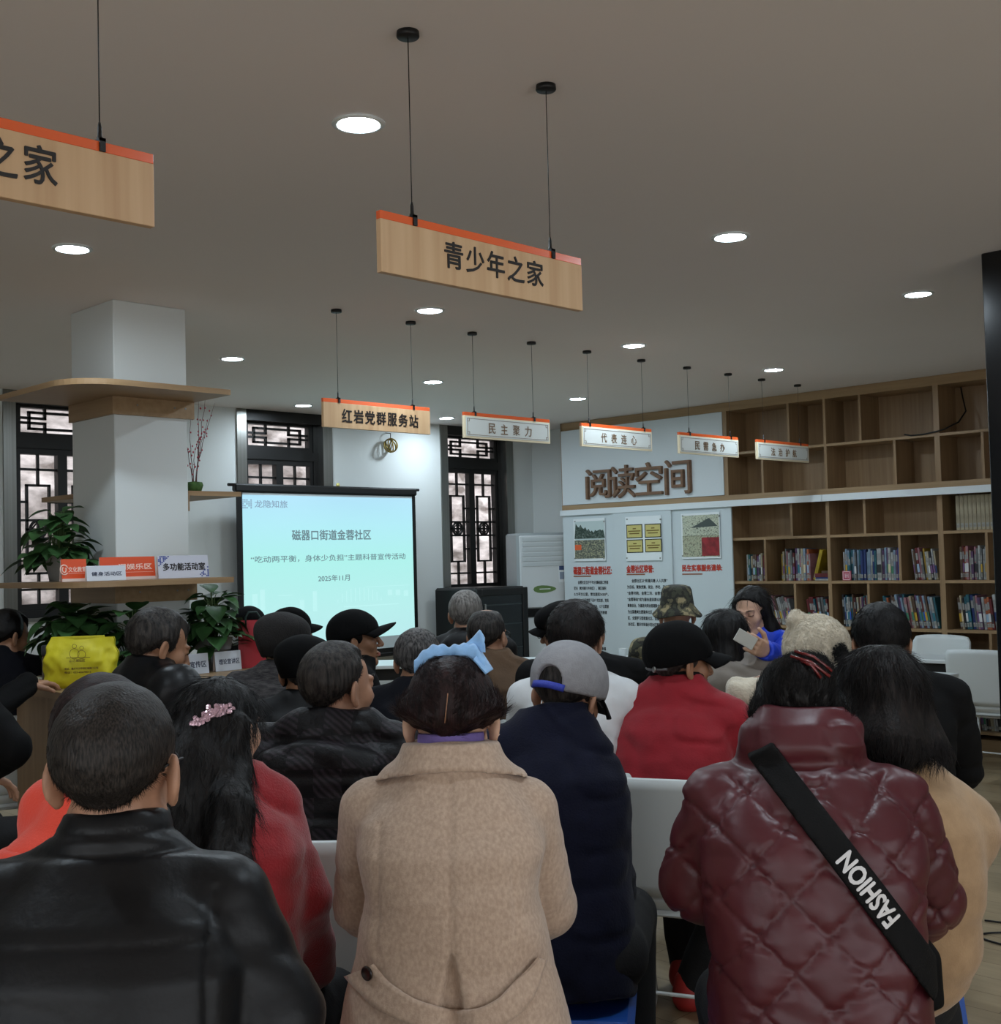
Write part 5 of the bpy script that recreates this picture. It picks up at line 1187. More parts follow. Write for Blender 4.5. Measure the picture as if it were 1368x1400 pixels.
        P, Q = F.mesh(); N = vnormals(P, Q); P = P + N * (.005 * vnoise(P * 11, 4))[:, None]; s.add('trousers', P, Q, m or C_jeans); return s
    def shoes(s, m=None, knees=.44, spread=.13):
        for q in (-1, 1):
            a = s.ank[q] * [1, 1, 0] + [0, 0, .04] - s.fd[q] * .02; b = s.ank[q] * [1, 1, 0] + [0, 0, .03] + s.fd[q] * .17; F = Field(np.minimum(a, b) - .08, np.maximum(a, b) + .09, .009)
            F.cone(a + [0, 0, .0], b, .046, .038, .03); F.cone(a + [0, 0, .05], a, .044, .046, .03); F.F = np.maximum(F.F, .002 - F.pts()[2]); P, Q = F.mesh(); s.add('shoe', P, Q, m or C_shoe)
        return s
    def headfield(s, extra=0, hf=.0045, lo=(-.16, -.17, -.18), hi=(.16, .16, .17)):
        """skull only, in head coordinates (unscaled)"""
        F = Field(np.array(lo), np.array(hi), hf); F.ell(HR['cr'][0], HR['cr'][1], None, .01); F.ell(HR['jaw'][0], HR['jaw'][1], None, .03); F.cone((0, -.012, -.05), (0, -.03, -.13), .053, .056, .02); return F
    def hp(s, P): return s.Hc + (P * s.hs) @ s.Rh.T
    def hair_short(s, m, thick=.014, front=.016, nape=-.07, ear=-.008, n=1500, L=.018, r=.0007, crown=(0, -.06, .1), bald=0, seed=1, lift=.35, vol=None, fade=.03, part=None, name='hair', rnd=.3, flow=None):
        F = s.headfield(); X, Y, Z = F.pts(); rs = np.random.RandomState(seed)
        PP = np.stack(np.broadcast_arrays(X, Y, Z), -1).reshape(-1, 3); nz = (.004 * vnoise(PP * 60, seed)).reshape(F.F.shape)
        c1 = .806 * Y - .59 * Z - front; lowz = np.where(Y > -.03, ear, np.maximum(ear + (Y + .03) * 1.18, nape)); c2 = (lowz - Z) * .8
        c2 = np.where((np.abs(X) > .05) & (Y > .0), np.maximum(c2, (Y - .028) * .9), c2)
        c = np.maximum(c1, c2) + nz
        if bald: c = np.maximum(c, bald - np.sqrt((X * .9) ** 2 + (Y + .02) ** 2 + (Z - .118) ** 2))
        th = thick * np.clip(-c / fade, .12, 1)
        if vol is not None: th = th + vol(X, Y, Z)
        G = np.maximum(F.F - th - .35 * nz, c); P, Q = surfnets(G.astype(np.float32), F.ax); P = relax(P, Q, 1); N = vnormals(P, Q)
        V, W_ = s.hp(P), Q; Vs = [V]; Qs = [W_]
        if n:
            R0, i = sample_faces(P, Q, n, rs); Nn = vnormals(P, Q)[Q[i, 0]]; cc = np.array(crown); D = R0 - cc; 
            if flow is not None: D = flow(R0, D)
            keep = (F.ax[0][0] < 9); V2, Q2 = strands(R0 - Nn * .002, Nn, D / (np.linalg.norm(D, axis=1, keepdims=True) + 1e-9), L, r, 3, lift, .15, 0, rnd, rs)
            Vs.append(s.hp(V2)); Qs.append(Q2 + len(V))
        s.add(name, np.concatenate(Vs), np.concatenate(Qs), m); s.hairPQ = (P, Q); return s
    def hair_mass(s, m, build, n=2500, L=.07, r=.0008, seed=1, flow=(0, -.1, -1), lift=.08, front=.016, name='hair', hf=.0055, lo=(-.22, -.26, -.5), hi=(.22, .2, .2), rough=.004, wave=.004, face=True, streak=(60, 60, 7), rnd=.15, seg=4, label=None, flowfn=None):
        """longer hair: build(F) adds volumes in head coordinates, the face is kept free"""
        F = Field(np.array(lo), np.array(hi), hf); build(F); X, Y, Z = F.pts(); G = F.F
        if face: G = np.maximum(G, face(X, Y, Z) if callable(face) else np.minimum(.806 * Y - .59 * Z - front, .2))
        P, Q = surfnets(G.astype(np.float32), F.ax); P = relax(P, Q, 2); N = vnormals(P, Q); P = P + N * (rough * vnoise(P * np.array(streak), seed) + rough * .6 * vnoise(P * np.array(streak) * 2.1, seed + 2))[:, None]
        rs = np.random.RandomState(seed); R0, i = sample_faces(P, Q, n, rs); Nn = N[Q[i, 0]]; D = np.tile(np.array(flow, float), (n, 1))
        if flowfn: D = flowfn(R0)
        V2, Q2 = strands(R0 - Nn * .002, Nn, D, L, r, seg, lift, .05, wave, rnd, rs); V = s.hp(P); s.hm = (V, Q)
        o = s.add(name, np.concatenate([V, s.hp(V2)]), np.concatenate([Q, Q2 + len(V)]), m, label); return s
    def cap(s, m, brim=True, off=.017, z0=.03, sl=.30, m2=None, name='cap', bump_=0, brimL=.072, arch=False, flat=0, wob=.0015, droop=.25, bz=0, by=.0):
        F = s.headfield(); X, Y, Z = F.pts(); F.ell((0, -.014, .045), (.078, .097, .080), None, .02)
        if flat: F.ell((0, .0, .075), (.098, .112, .052), None, .03)
        G = np.maximum(F.F - off, (z0 + sl * Y - Z))
        if arch: G = np.maximum(G, np.where(Y < 0, .036 - np.sqrt(X ** 2 + (Z - .004) ** 2), -1))
        P, Q = surfnets(G.astype(np.float32), F.ax); P = relax(P, Q, 1); N = vnormals(P, Q); a = np.arctan2(P[:, 0], P[:, 1]); P = P + N * (wob * vnoise(P * 22, 3) - .0012 * np.exp(-(np.sin(a * 3) / .06) ** 2))[:, None]
        o = s.add(name, s.hp(P), Q, m)
        if brim:
            k = MB(); rows = []
            for u in np.linspace(0, 1, 7):
                row = []
                for a in np.linspace(-1.22, 1.22, 17):
                    ix, iy = (.0755 + off * .9) * math.sin(a), -.014 + by + (.0955 + off * .9) * math.cos(a); zz = z0 + sl * iy + .002
                    ext = brimL * math.cos(a * .95) ** .55; row.append((ix * (1 + .06 * u), iy + ext * u, zz + bz * u - droop * (abs(math.sin(a)) ** 2) * .10 * u * (1) - .012 * u * u))
                rows.append(row)
            k.grid(rows, .005); A = np.eye(4); A[:3, :3] = s.Rh * s.hs; A[:3, 3] = s.Hc; b = k.build('brim', m2 or m, o, Matrix(A.tolist()))
        k = MB(); k.lathe([(.007, 0), (.006, .004), (.001, .006)], 10, (0, -.014, HR['cr'][0][2] + HR['cr'][1][2] + off + (.03 if flat else .0))); 
        s.capo = o; return s
    def glasses(s, m=None):
        k = MB()
        for q in (-1, 1):
            k.tube([(q * .034 + .022 * math.cos(t), .108, .010 + .017 * math.sin(t)) for t in np.linspace(0, 2 * math.pi, 17)[:-1]], .0018, 5, True); k.tube([(q * .056, .106, .014), (q * .075, .06, .016), (q * .0765, -.005, .014), (q * .076, -.035, .010)], .0018, 5)
        k.tube([(-.012, .109, .012), (.012, .109, .012)], .0016, 5); s.mb('glasses', k, m or M_black); return s
    def face_detail(s):
        k = MB()
        for q in (-1, 1): k.tube([(q * .017, .0925, .010), (q * .03, .0935, .0075), (q * .045, .083, .010)], [.0012, .0016, .001], 5); k.tube([(q * .014, .099, .0335), (q * .032, .0955, .038), (q * .05, .080, .034)], [.002, .003, .0012], 5)
        s.mb('brows_and_lashes', k, H_dark); k = MB(); k.tube([(-.02, .0925, -.064), (0, .1005, -.062), (.02, .0925, -.064)], [.002, .0045, .002], 6); k.tube([(-.016, .0925, -.069), (0, .1, -.070), (.016, .0925, -.069)], [.002, .005, .002], 6); s.mb('lips', k, M_lip); return s
    def seat_chair(s, label, dy=.03): c = chair(*(s.M @ Vector((0, dy, 0)))[:2], s.rz, label); return s
    def seat_stool(s, label): stool(*(s.M @ Vector((0, .0, 0)))[:2], s.rz, label); return s
# ---------------------------------------------------------------- the audience, far to near
from mathutils.bvhtree import BVHTree
def surf(p, px, py, off=.002, P=None, Q=None):
    V_ = p.topP if P is None else P
    if getattr(p, 'bvk', None) is not V_: p.bv = BVHTree.FromPolygons([tuple(v) for v in V_], [tuple(q) for q in (p.topQ if Q is None else Q)]); p.bvk = V_
    bv = p.bv; o = p.Mi @ Vector(CAMP); d = (p.Mi @ at(px, py, 1.0) - o).normalized(); h = bv.ray_cast(o, d); return (h[0] + h[1] * off, h[1]) if h[0] else (None, None)
def under_seat(X, Y, Z): return np.minimum(np.minimum(.185 - np.abs(X), .185 - np.abs(Y)), .462 - Z) + 0 * (X + Y + Z)
def S(x): return 1 / (1 + np.exp(-x))
STAND = dict(f=[-.14, -.08, .1, .35, .6, .78, .90, .97, 1.05, 1.16], w=[.205, .20, .185, .17, .18, .185, .160, .122, .094, .080], d=[.165, .165, .15, .138, .138, .13, .112, .095, .086, .078])
def hood(sz=(.135, .075, .10), y=-.105, z=-.045): return lambda F: F.ell(P_.N + np.array([0, y, z]), sz, None, .05)
def far(label, px, py, d, psi, m, **kw):
    """seated person seen small: body, top, trousers, shoes and a white chair"""
    global P_
    a = {k: kw.pop(k) for k in list(kw) if k in ('lean', 'side', 'head', 'sk', 'hs', 'female', 'T', 'seat')}
    ar = kw.pop('arms', {}); kn = kw.pop('kn', None); name = kw.pop('garment', 'jacket'); ch = kw.pop('chair', True); tr = kw.pop('tr', None); bod = kw.pop('bod', {})
    P_ = p = Person(label, px, py, d, psi, **a)
    for q in (-1, 1): p.kn[q] = np.array([q * .13, .345, p.hipz - .02]); p.ank[q] = np.array([q * .13, .335, .07])
    if ar.pop('BL', 0): ar.update(le=p.L(1082, 904, 5.46), lw=p.L(1046, 890, 5.14), lh=dict(d=p.L(1026, 879, 5.03) - p.L(1046, 890, 5.14), n=p.L(1046, 890, 5.3) - p.L(1046, 890, 5.14), curl=.5))
    if ar.pop('FU', 0): W_ = p.L(1016, 946, 4.12); ar.update(le=p.L(1002, 1018, 4.26), lw=W_, lh=dict(d=p.L(1070, 930, 4.16) - W_, n=(0, 1, 0), curl=.8))
    p.arms(**dict(dict(sh=.92), **ar)).body(h=.016, hf=bod.pop('hf', .0058), **bod).trousers(tr, .015).shoes()
    kw.setdefault('h', .0125); p.top(name, m, **kw)
    if ch: p.seat_chair(ch if isinstance(ch, str) else 'white chair under the ' + label.replace('person in ', 'person in ', 1)[:80])
    return p

# row by the screen
p = far('person in black cap half hidden behind the red shopping bag', 341, 862, 7.0, 10, C_black, chair='white chair of the farthest person behind the red bag'); p.cap(C_capb); p.hair_short(H_black, n=0)
p = far('person in black cap facing right behind the charcoal cap', 399, 866, 6.5, 55, C_black, head=(10, 5, 0), chair='white chair behind the tweed coat', arms=dict(sw=.17)); p.cap(C_capb, z0=.025); p.hair_short(H_black, n=0)
p = far('person in charcoal tweed coat and dark brown grey cap', 385, 886, 5.1, 10, C_tweed, garment='coat', prof=STAND, head=(5, 10, 0), bw=1.06, chair='white chair under the tweed coat'); p.cap(C_capbr, z0=-.035, sl=.12, off=.02, flat=1); p.hair_short(H_dsalt, n=0)
p = far('person in black coat and black baseball cap seen in profile', 487, 877, 5.4, 68, C_black, garment='coat', prof=STAND, head=(12, -3, 0), sk=1, chair='white chair under the person in profile', bod=dict(hf=.0045), arms=dict(sw=.17)); p.cap(C_capb, z0=.028, sl=.22, off=.021, bz=.030, droop=.45, brimL=.085); p.hair_short(H_black, n=600, L=.01); p.face_detail()
p = far('person in black hooded jacket with pale print facing the screen', 638, 841, 6.0, 0, C_blackp, head=(18, 4, 0), lean=10, bw=1.08, extra=lambda F: hood()(F), chair='white chair under the black hooded jacket'); p.hair_short(H_lgrey, thick=.010, n=1500, L=.012)
for t_, z_, w_ in (('CLYTHES', .83, .12), ('STUDIO', .865, .08)):
    vs, fs = text_shape(t_, .01, .01); lo, hi = vs.min(0), vs.max(0); pt = []
    for v in vs:
        u = (v[0] - lo[0]) / (hi[0] - lo[0]); b = (v[1] - lo[1]) / (hi[1] - lo[1]); pt.append(((u - .3) * w_ * 1.4 - .02, -.30 - (.001 if v[2] > 0 else 0), z_ + b * .022))
    from mathutils.bvhtree import BVHTree
    bv = BVHTree.FromPolygons([tuple(v) for v in p.topP], [tuple(q) for q in p.topQ]); o2 = []
    for v in pt:
        h = bv.ray_cast(Vector((v[0], -.6, v[2])), Vector((0, 1, 0))); o2.append((v[0], (h[0].y if h[0] else -.15) - (.003 if v[1] < -.3005 else .001), v[2]))
    k = MB(); k.add(o2, fs); k.build('print', mat('print_grey', (120, 120, 122), .6), p.root)
p = far('person in brown canvas jacket with raised collar and grey hair', 667, 871, 5.2, 0, C_brown, prof=dict(STAND, w=STAND['w'][:-3] + [.112, .098, .092], d=STAND['d'][:-3] + [.10, .092, .088]), head=(26, 4, 0), lean=8, bw=1.1, chair='white chair under the brown canvas jacket', arms=dict(sw=.20), fold=.009)
p.hair_short(H_dsalt, thick=.008, n=2500, L=.010, lift=.2, bald=.022); p.glasses()
p = far('person in olive coat, black cap and glasses facing left', 770, 866, 5.5, -62, C_olive, garment='coat', head=(0, 8, 0), chair='white chair under the olive coat', arms=dict(sw=.17)); p.cap(C_capb, z0=.02, sl=.25, flat=1); p.hair_short(H_black, n=0); p.glasses(); p.face_detail()
p = far('person in black jacket with head hidden behind dark hair', 795, 868, 4.9, 0, C_black, bw=1.12, head=(0, 5, 0), arms=dict(sw=.21, sh=.93), chair='white chair under the hidden black jacket'); p.hair_short(H_black, n=0)
p = far('person in camouflage jacket and camouflage bucket hat', 925, 842, 6.0, 0, C_camo, head=(0, -4, 0), lean=3, chair='white chair under the camouflage jacket', bw=1.02, arms=dict(sw=.18))
def bucket(p):
    k = MB(); pr = [(.001, .150), (.045, .149), (.066, .142), (.074, .128), (.084, .060), (.086, .048), (.104, .026), (.124, .004), (.122, .001), (.100, .022), (.083, .044)]
    k.lathe(pr, 40, (0, -.012, .006), sy=1.16, cap=False); k.v = [(x, y, z + .006 * math.sin(3 * math.atan2(y, x)) * (max(0, math.hypot(x, y) - .09) / .03)) for x, y, z in k.v]; p.mb('bucket_hat', k, C_camo)
bucket(p)
p = far('person in royal blue jacket with long black hair looking down at papers', 1027, 836, 5.9, -142, C_blue, female=True, head=(-4, 17, 0), sk=2, hs=.97, lean=8, chair=False, bod=dict(hf=.0038), prof=dict(w=[v * .92 for v in TORSO['w']]),
        arms=dict(sw=.165, BL=1)); p.face_detail(); BL = p
k = MB(); k.lathe([(.066, -.035), (.070, -.01), (.064, .012), (.058, .014)], 24, tuple(p.N + p.up * .01), cap=False); o = k.build('shirt_collar', C_white, p.root)
def lh(F):
    F.ell((0, -.016, .040), (.086, .106, .088), None, .02)
    for q in (-1, 1): F.chain([(q * .068, -.01, .03), (q * .086, -.01, -.08), (q * .108, .015, -.17), (q * .115, .05, -.27), (q * .11, .06, -.38)], [.032, .034, .036, .034, .02], .03)
    F.chain([(0, -.075, .02), (0, -.105, -.12), (0, -.11, -.34)], [.06, .07, .05], .04)
p.hair_mass(H_black, lh, n=2500, L=.10, face=lambda X, Y, Z: np.minimum(np.where(Z > .0, .806 * Y - .59 * Z - .002, Y - .02), .062 + .03 * np.clip(-Z, 0, .5) - np.abs(X) + np.clip(Z - .02, 0, 1) * 3), flowfn=lambda R: np.stack([R[:, 0] * 1.5, -.2 + 0 * R[:, 0], -1 + 0 * R[:, 0]], 1))

# left side by the counter
p = far('person in dark navy jacket seated at the far left beyond the counter', 12, 871, 5.7, -22, C_dnavy, head=(60, 14, 0), sk=1, prof=STAND, chair='white chair beyond the counter end'); p.hair_short(H_black, thick=.016, n=800, L=.014, nape=-.06)
p = Person('person in black jacket at the left edge resting a hand beside the tea bottle', -84, 872, 4.3, 30, lean=8); P_ = p
Wl = p.L(36, 938, 4.98); Wl[2] = 1.036
p.arms(sh=.93, le=p.L(-28, 985, 4.75), lw=Wl, re=p.L(20, 1022, 4.12), rw=p.L(-22, 1058, 4.2), lh=dict(d=np.array(p.Mi.to_3x3() @ (Vector(at(62, 928, 5.07)) - Vector(at(36, 938, 4.98)))) * np.array([1, 1, .1]), n=(0, 0, -1), curl=.45), rh=dict(d=p.L(8, 1070, 4.25) - p.L(-22, 1058, 4.2), n=(0, 0, -1), curl=.5)).body(hf=.0042).trousers().shoes()
p.top('jacket', C_black, ar=(.068, .062, .056, .046), fold=.008); p.hair_short(H_black, n=300); p.seat_stool('blue stool at the left edge under the black jacket')
p = Person('person in black leather jacket with greying hair leaning towards the counter', 217, 886, 3.97, 42, lean=10, head=(10, 22, 0), sk=1); P_ = p
p.arms(sh=1.0, sw=.195, ls=p.L(186, 938, 3.98), rs=p.L(238, 946, 3.82)).body(hf=.0046).trousers(m=C_dnavy).shoes(); p.top('jacket', C_leather, fold=.006, prof=STAND, ar=(.092, .072, .058, .046), trap=.075); p.hair_short(H_dsalt, thick=.017, n=3500, L=.02, lift=.15, nape=-.065); p.face_detail(); p.seat_stool('blue stool under the leather jacket beside the counter')

# middle rows
p = far('person in taupe hooded coat with black hair', 991, 874, 5.25, 5, C_taupe, garment='coat', female=True, lean=8, head=(-4, 12, 0), bw=1.32, fold=.014, arms=dict(sw=.25, sh=.95), trap=.08, extra=lambda F: (F.ell(P_.N + np.array([0, -.10, -.07]), (.20, .095, .115), None, .05), F.cone(P_.N + [-.14, -.02, .02], P_.N + [.14, -.02, .02], .065, .065, .04), F.chain([P_.N + np.array([-.17, -.12, -.16]), P_.N + np.array([0, -.20, -.20]), P_.N + np.array([.17, -.12, -.15])], [.02, .024, .02], .03)), chair='white chair under the taupe coat')
def bobh(F, w=.094, b=-.10, dy=0, r=.05):
    F.ell((0, -.018, .038), (w, .114, .094), None, .02)
    for q in (-1, 1): F.chain([(q * .062, -.02, .0), (q * (.070 + dy), -.035, b)], [.042, r - .006], .04)
    F.chain([(0, -.07, .02), (0, -.085, b)], [.06, r + .008], .05)
p.hair_mass(H_black, lambda F: bobh(F, .098, -.105), n=1500, L=.06)
Wd = np.array(p.Mi @ at(1008, 895, 4.9))
k = MB(); k.box((-.045, -.003, -.028), (.045, .003, .028), .002); o = k.build('paper_slip', mat('paper_slip', (188, 186, 178), .6)); c = at(1019, 874, 4.99); o.matrix_basis = Matrix.Translation(c) @ Matrix.Rotation(fwd(0), 4, 'Z') @ Matrix.Rotation(math.radians(32), 4, 'Y'); tag(o, 'folded pale paper slip held up by the woman in royal blue', 'paper')
p = far('person in white padded jacket with thick dark hair', 788, 876, 4.0, 12, C_white, head=(5, 5, 0), bw=.95, prof=STAND, arms=dict(sw=.165, sh=.88), chair='white chair under the white padded jacket'); p.hair_short(H_dark, thick=.022, n=3500, L=.022, lift=.3, nape=-.06, front=.02)
p = far('person in dark navy jacket with short grey hair', 571, 906, 4.7, 0, C_dnavy, head=(8, 14, 0), lean=10, prof=STAND, bw=1.02, chair='white chair under the dark navy jacket'); p.hair_short(H_salt, thick=.017, n=3000, L=.016, lift=.35)
p = far('person in dark quilted coat and flat topped black cap', 415, 921, 4.6, -3, C_blackp, garment='coat', head=(2, 8, 0), lean=8, prof=STAND, sk=1, chair='white chair under the flat topped cap'); p.cap(C_capb, z0=-.015, sl=.06, off=.016, flat=1); p.hair_short(H_dsalt, thick=.006, n=0)
p = far('person in cream fluffy coat with furry animal hood', 1113, 895, 4.4, -12, C_fur, garment='coat', female=True, fold=.012, bw=1.1, ar=(.080, .066, .060, .055), extra=lambda F: (F.cone(P_.W[-1] - [0, 0, .02], P_.W[-1] + np.array([.06, .0, -.01]), .072, .068, .02), F.cone(P_.W[-1] + np.array([.06, .0, -.01]), P_.W[-1] + np.array([.20, .02, -.04]), .068, .06, .02)), head=(0, 6, 0), chair='white chair under the cream fluffy coat', h=.012,
        arms=dict(sw=.17, FU=1), bod={}); FUR = p
def furhood(p):
    F = Field(np.array([-.2, -.2, -.2]), np.array([.2, .17, .24]), .006); F.ell((0, -.02, .03), (.118, .128, .118), None, .01); F.cone((0, -.03, -.08), (0, -.05, -.15), .10, .12, .05)
    for q in (-1,): F.ell((q * .070, -.02, .132), (.036, .030, .034), None, .02)
    P, Q = F.mesh(); N = vnormals(P, Q); P = P + N * (.004 * vnoise(P * 40, 2))[:, None]; rs = np.random.RandomState(5); R0, i = sample_faces(P, Q, 9000, rs); V2, Q2 = strands(R0, N[Q[i, 0]], rs.normal(0, 1, R0.shape), .013, .0011, 2, .8, .3, 0, .3, rs)
    o = p.add('hood', np.concatenate([p.hp(P), p.hp(V2)]), np.concatenate([Q, Q2 + len(P)]), C_fur)
    for (c, r, nm) in (((.026, -.112, .004), (.042, .040, .050), 'ear_patch'), ((-.072, -.098, -.028), (.040, .030, .028), 'eye_patch')):
        F = Field(np.array(c) - .08, np.array(c) + .08, .006); F.ell(c, r, None, .01); P, Q = F.mesh(); N = vnormals(P, Q); R0, i = sample_faces(P, Q, 1800, rs); V2, Q2 = strands(R0, N[Q[i, 0]], rs.normal(0, 1, R0.shape), .012, .0011, 2, .8, .3, 0, .3, rs)
        b = link(nm, mesh_np(nm, np.concatenate([p.hp(P), p.hp(V2)]), np.concatenate([Q, Q2 + len(P)]), C_furb, True), o)
furhood(p)
p = far('person in black suit jacket with dark hair beside the tables', 1204, 880, 3.85, 8, C_black, head=(4, 8, 0), lean=8, bw=1.12, arms=dict(sw=.20, sh=.92), chair=False, prof=STAND, h=.011, sk=1); p.hair_short(H_black, thick=.016, n=5000, L=.020, lift=.3, nape=-.052, rnd=.4); p.seat_stool('blue stool under the black suit jacket')
p = Person('person in crimson jacket and black baseball cap turned to the right', 930, 909, 3.9, 22, lean=14, head=(46, 4, 0), sk=1); P_ = p
an = p.L(948, 1342, 3.98); an[2] = .075; p.ank[1] = an; p.kn[1] = np.array([.16, .36, .50]); p.ank[-1] = np.array([-.08, .46, .07]); p.kn[-1] = np.array([-.10, .42, .50]); dv = np.array(p.Mi.to_3x3() @ Vector((.70, -.71, 0))); p.fd[1] = dv / np.linalg.norm(dv)
M_rshoe = mat('red_shoe', (176, 44, 40), .55, vary=.15)
p.arms(sh=.92, sw=.185).body(hf=.0042).trousers().shoes(M_rshoe); p.top('jacket', C_redj, h=.009, prof=dict(STAND, f=STAND['f'][:-2] + [1.06, 1.215], w=STAND['w'][:-2] + [.108, .088], d=STAND['d'][:-2] + [.10, .086]), fold=.008, bw=1.05, kneck=-.035, trap=.075)
p.over('collar_trim', C_black, .0025, lambda X, Y, Z: np.abs(p.tl(X, Y, Z)[2] - 1.20 * p.T) - .008); p.cap(C_capb, z0=.016, sl=.26, off=.018, brimL=.085, droop=.2); p.hair_short(H_dsalt, thick=.007, n=1500, L=.010, nape=-.06); p.face_detail()
k = MB(); k.tube([(-.062, -.085, -.010), (-.03, -.108, -.014), (0, -.116, -.016), (.03, -.108, -.014), (.062, -.085, -.010)], .005, 6); p.mb('cap_strap', k, mat('strap_grey', (90, 90, 92), .5)); k = MB(); k.lathe([(.001, 0), (.010, 0), (.010, .005), (.001, .006)], 12); k.xf(Matrix.Translation((.03, -.112, -.014)) @ Matrix.Rotation(math.pi / 2, 4, 'X')); p.mb('buckle', k, M_steel)
p.seat_chair('white chair with its back in view under the crimson jacket', dy=.0)

p = Person('person in dark checked hooded puffer with receding greying hair', 463, 942, 3.2, 8, lean=10, head=(34, 4, 0), sk=0); P_ = p
def hd10(F): F.ell(p.N + np.array([-.01, -.12, -.055]), (.165, .07, .075), None, .04); F.cone(p.N + [-.085, -.02, .03], p.N + [.085, -.02, .03], .055, .055, .03)
def puff(rows, amp, w=.012):
    def f(s, P, N):
        x, y, t = s.tl(P[:, 0], P[:, 1], P[:, 2]); d = np.abs((t / rows + .3 * 0) % 1 - .5) * rows; e = -amp * np.exp(-((rows / 2 - d) / w) ** 2); return e
    return f
p.arms(sh=.92, sw=.195).body(hf=.0042).trousers().shoes(); p.top('puffer', C_plaid, h=.009, prof=STAND, fold=.010, bw=1.12, bd=1.1, ar=(.08, .074, .066, .05), extra=hd10, post=puff(.10, .010))
p.hair_short(H_dsalt, thick=.013, n=4500, L=.016, lift=.2, front=-.012, nape=-.068); p.face_detail(); p.seat_chair('white chair under the dark checked puffer')

# ---------------------------------------------------------------- the near row
p = Person('person in navy fleece and grey cap with blue strap on a blue stool', 776, 953, 3.1, 8, lean=16, side=-4, head=(22, 26, 6), sk=0, seat=.45); P_ = p
p.arms(sh=.95, sw=.20, rs=p.L(816, 1068, 3.08), re=p.L(832, 1195, 3.02), rw=p.L(848, 1250, 3.28)).body(hf=.0044).trousers().shoes(); NV = dict(STAND, f=[-.20, -.12] + STAND['f'][2:-2] + [1.06, 1.20], w=[.150, .156, .165] + STAND['w'][3:-3] + [.150, .122, .100], d=[.15, .15] + STAND['d'][2:-3] + [.112, .102, .094])
p.top('fleece', C_navy, h=.009, prof=NV, fold=.008, bw=.96, ar=(.070, .062, .056, .046), kneck=-.03, trap=.078)
p.cap(C_capg, z0=.008, sl=.22, off=.017, m2=C_capb, arch=True, brimL=.08, droop=.3); p.hair_short(H_dsalt, thick=.010, n=3500, L=.009, lift=.2, nape=-.068)
k = MB(); rows = [[(.088 * math.sin(a), -.014 - .113 * math.cos(a), z) for a in np.linspace(-.55, .55, 12)] for z in (-.020, -.002)]; k.grid(rows, .004); p.mb('cap_strap', k, mat('strap_blue', (44, 60, 170), .6, bump=.3, bscale=400))
k = MB(); k.tube([(.074, .06, .004), (.086, .0, .004), (.085, -.03, -.004)], .0022, 6); p.mb('glasses', k, M_black)
p.seat_stool('blue plastic stool under the navy fleece')

p = Person('person in orange red coat mostly hidden by the black leather jacket', 140, 1020, 2.3, 6, lean=6, side=0, head=(-14, 18, 0), female=True, sk=2); P_ = p
p.arms(sh=.88, sw=.15, ls=p.L(78, 1108, 2.3), le=p.L(62, 1225, 2.32), rs=p.L(186, 1150, 2.36), re=p.L(200, 1260, 2.36)).body().trousers().shoes(); p.top('coat', C_orange, prof=dict(STAND), fold=.005); p.hair_short(H_red, thick=.020, n=2500, L=.02, lift=.1, nape=-.05)
p.over('yoke_flap', C_orange, .007, lambda X, Y, Z: np.abs(p.tl(X, Y, Z)[2] - .80 * p.T) - .045); p.glasses(); p.seat_stool('blue stool under the orange red coat')

# camel coat woman with a bob
p = Person('person in camel coat with dark bob hair', 1200, 968, 2.62, 6, lean=-5, side=4, head=(-4, 24, 3), female=True, sk=2); P_ = p
p.kn[1] = np.array([.20, .37, .50]); p.ank[1] = np.array([.24, .32, .07])
p.arms(sh=.90, sw=.19, ls=p.L(1120, 1090, 2.6), rs=p.L(1258, 1096, 2.6), re=p.L(1306, 1132, 2.6), rw=p.L(1262, 1150, 2.95)).body().trousers().shoes()
CM = dict(f=[-.55, -.30, -.1, .1, .35, .6, .78, .90, .97, 1.04, 1.09], w=[.21, .235, .235, .22, .21, .21, .20, .16, .105, .080, .074], d=[.17, .19, .19, .18, .165, .155, .14, .115, .09, .078, .073], o=[.02, .03, .02, .0, -.01, -.018, -.016, -.008, .004, .014, .02])
p.top('coat', C_camel, h=.009, prof=dict(CM, f=[-.05, .03, .12, .24] + CM['f'][4:], w=[.10, .165, .20, .212] + CM['w'][4:]), fold=.009, fscale=5, ar=(.075, .080, .078, .064), ka=.05, kneck=-.01, trap=.062)
p.hair_mass(H_dark, lambda F: bobh(F, .096, -.098, .014, .055), n=6000, L=.06, lift=.03, rough=.002, rnd=.08, flow=(0, -.05, -1), hf=.005, lo=(-.2, -.22, -.28), flowfn=lambda R: np.stack([R[:, 0] * 2.5 * np.clip(R[:, 2] * 8 + .3, -.3, 1), (R[:, 1] + .02) * 3 * np.clip(R[:, 2] * 8, 0, 1), -.6 - 0 * R[:, 0]], 1))
p.seat_stool('blue plastic stool under the camel coat')

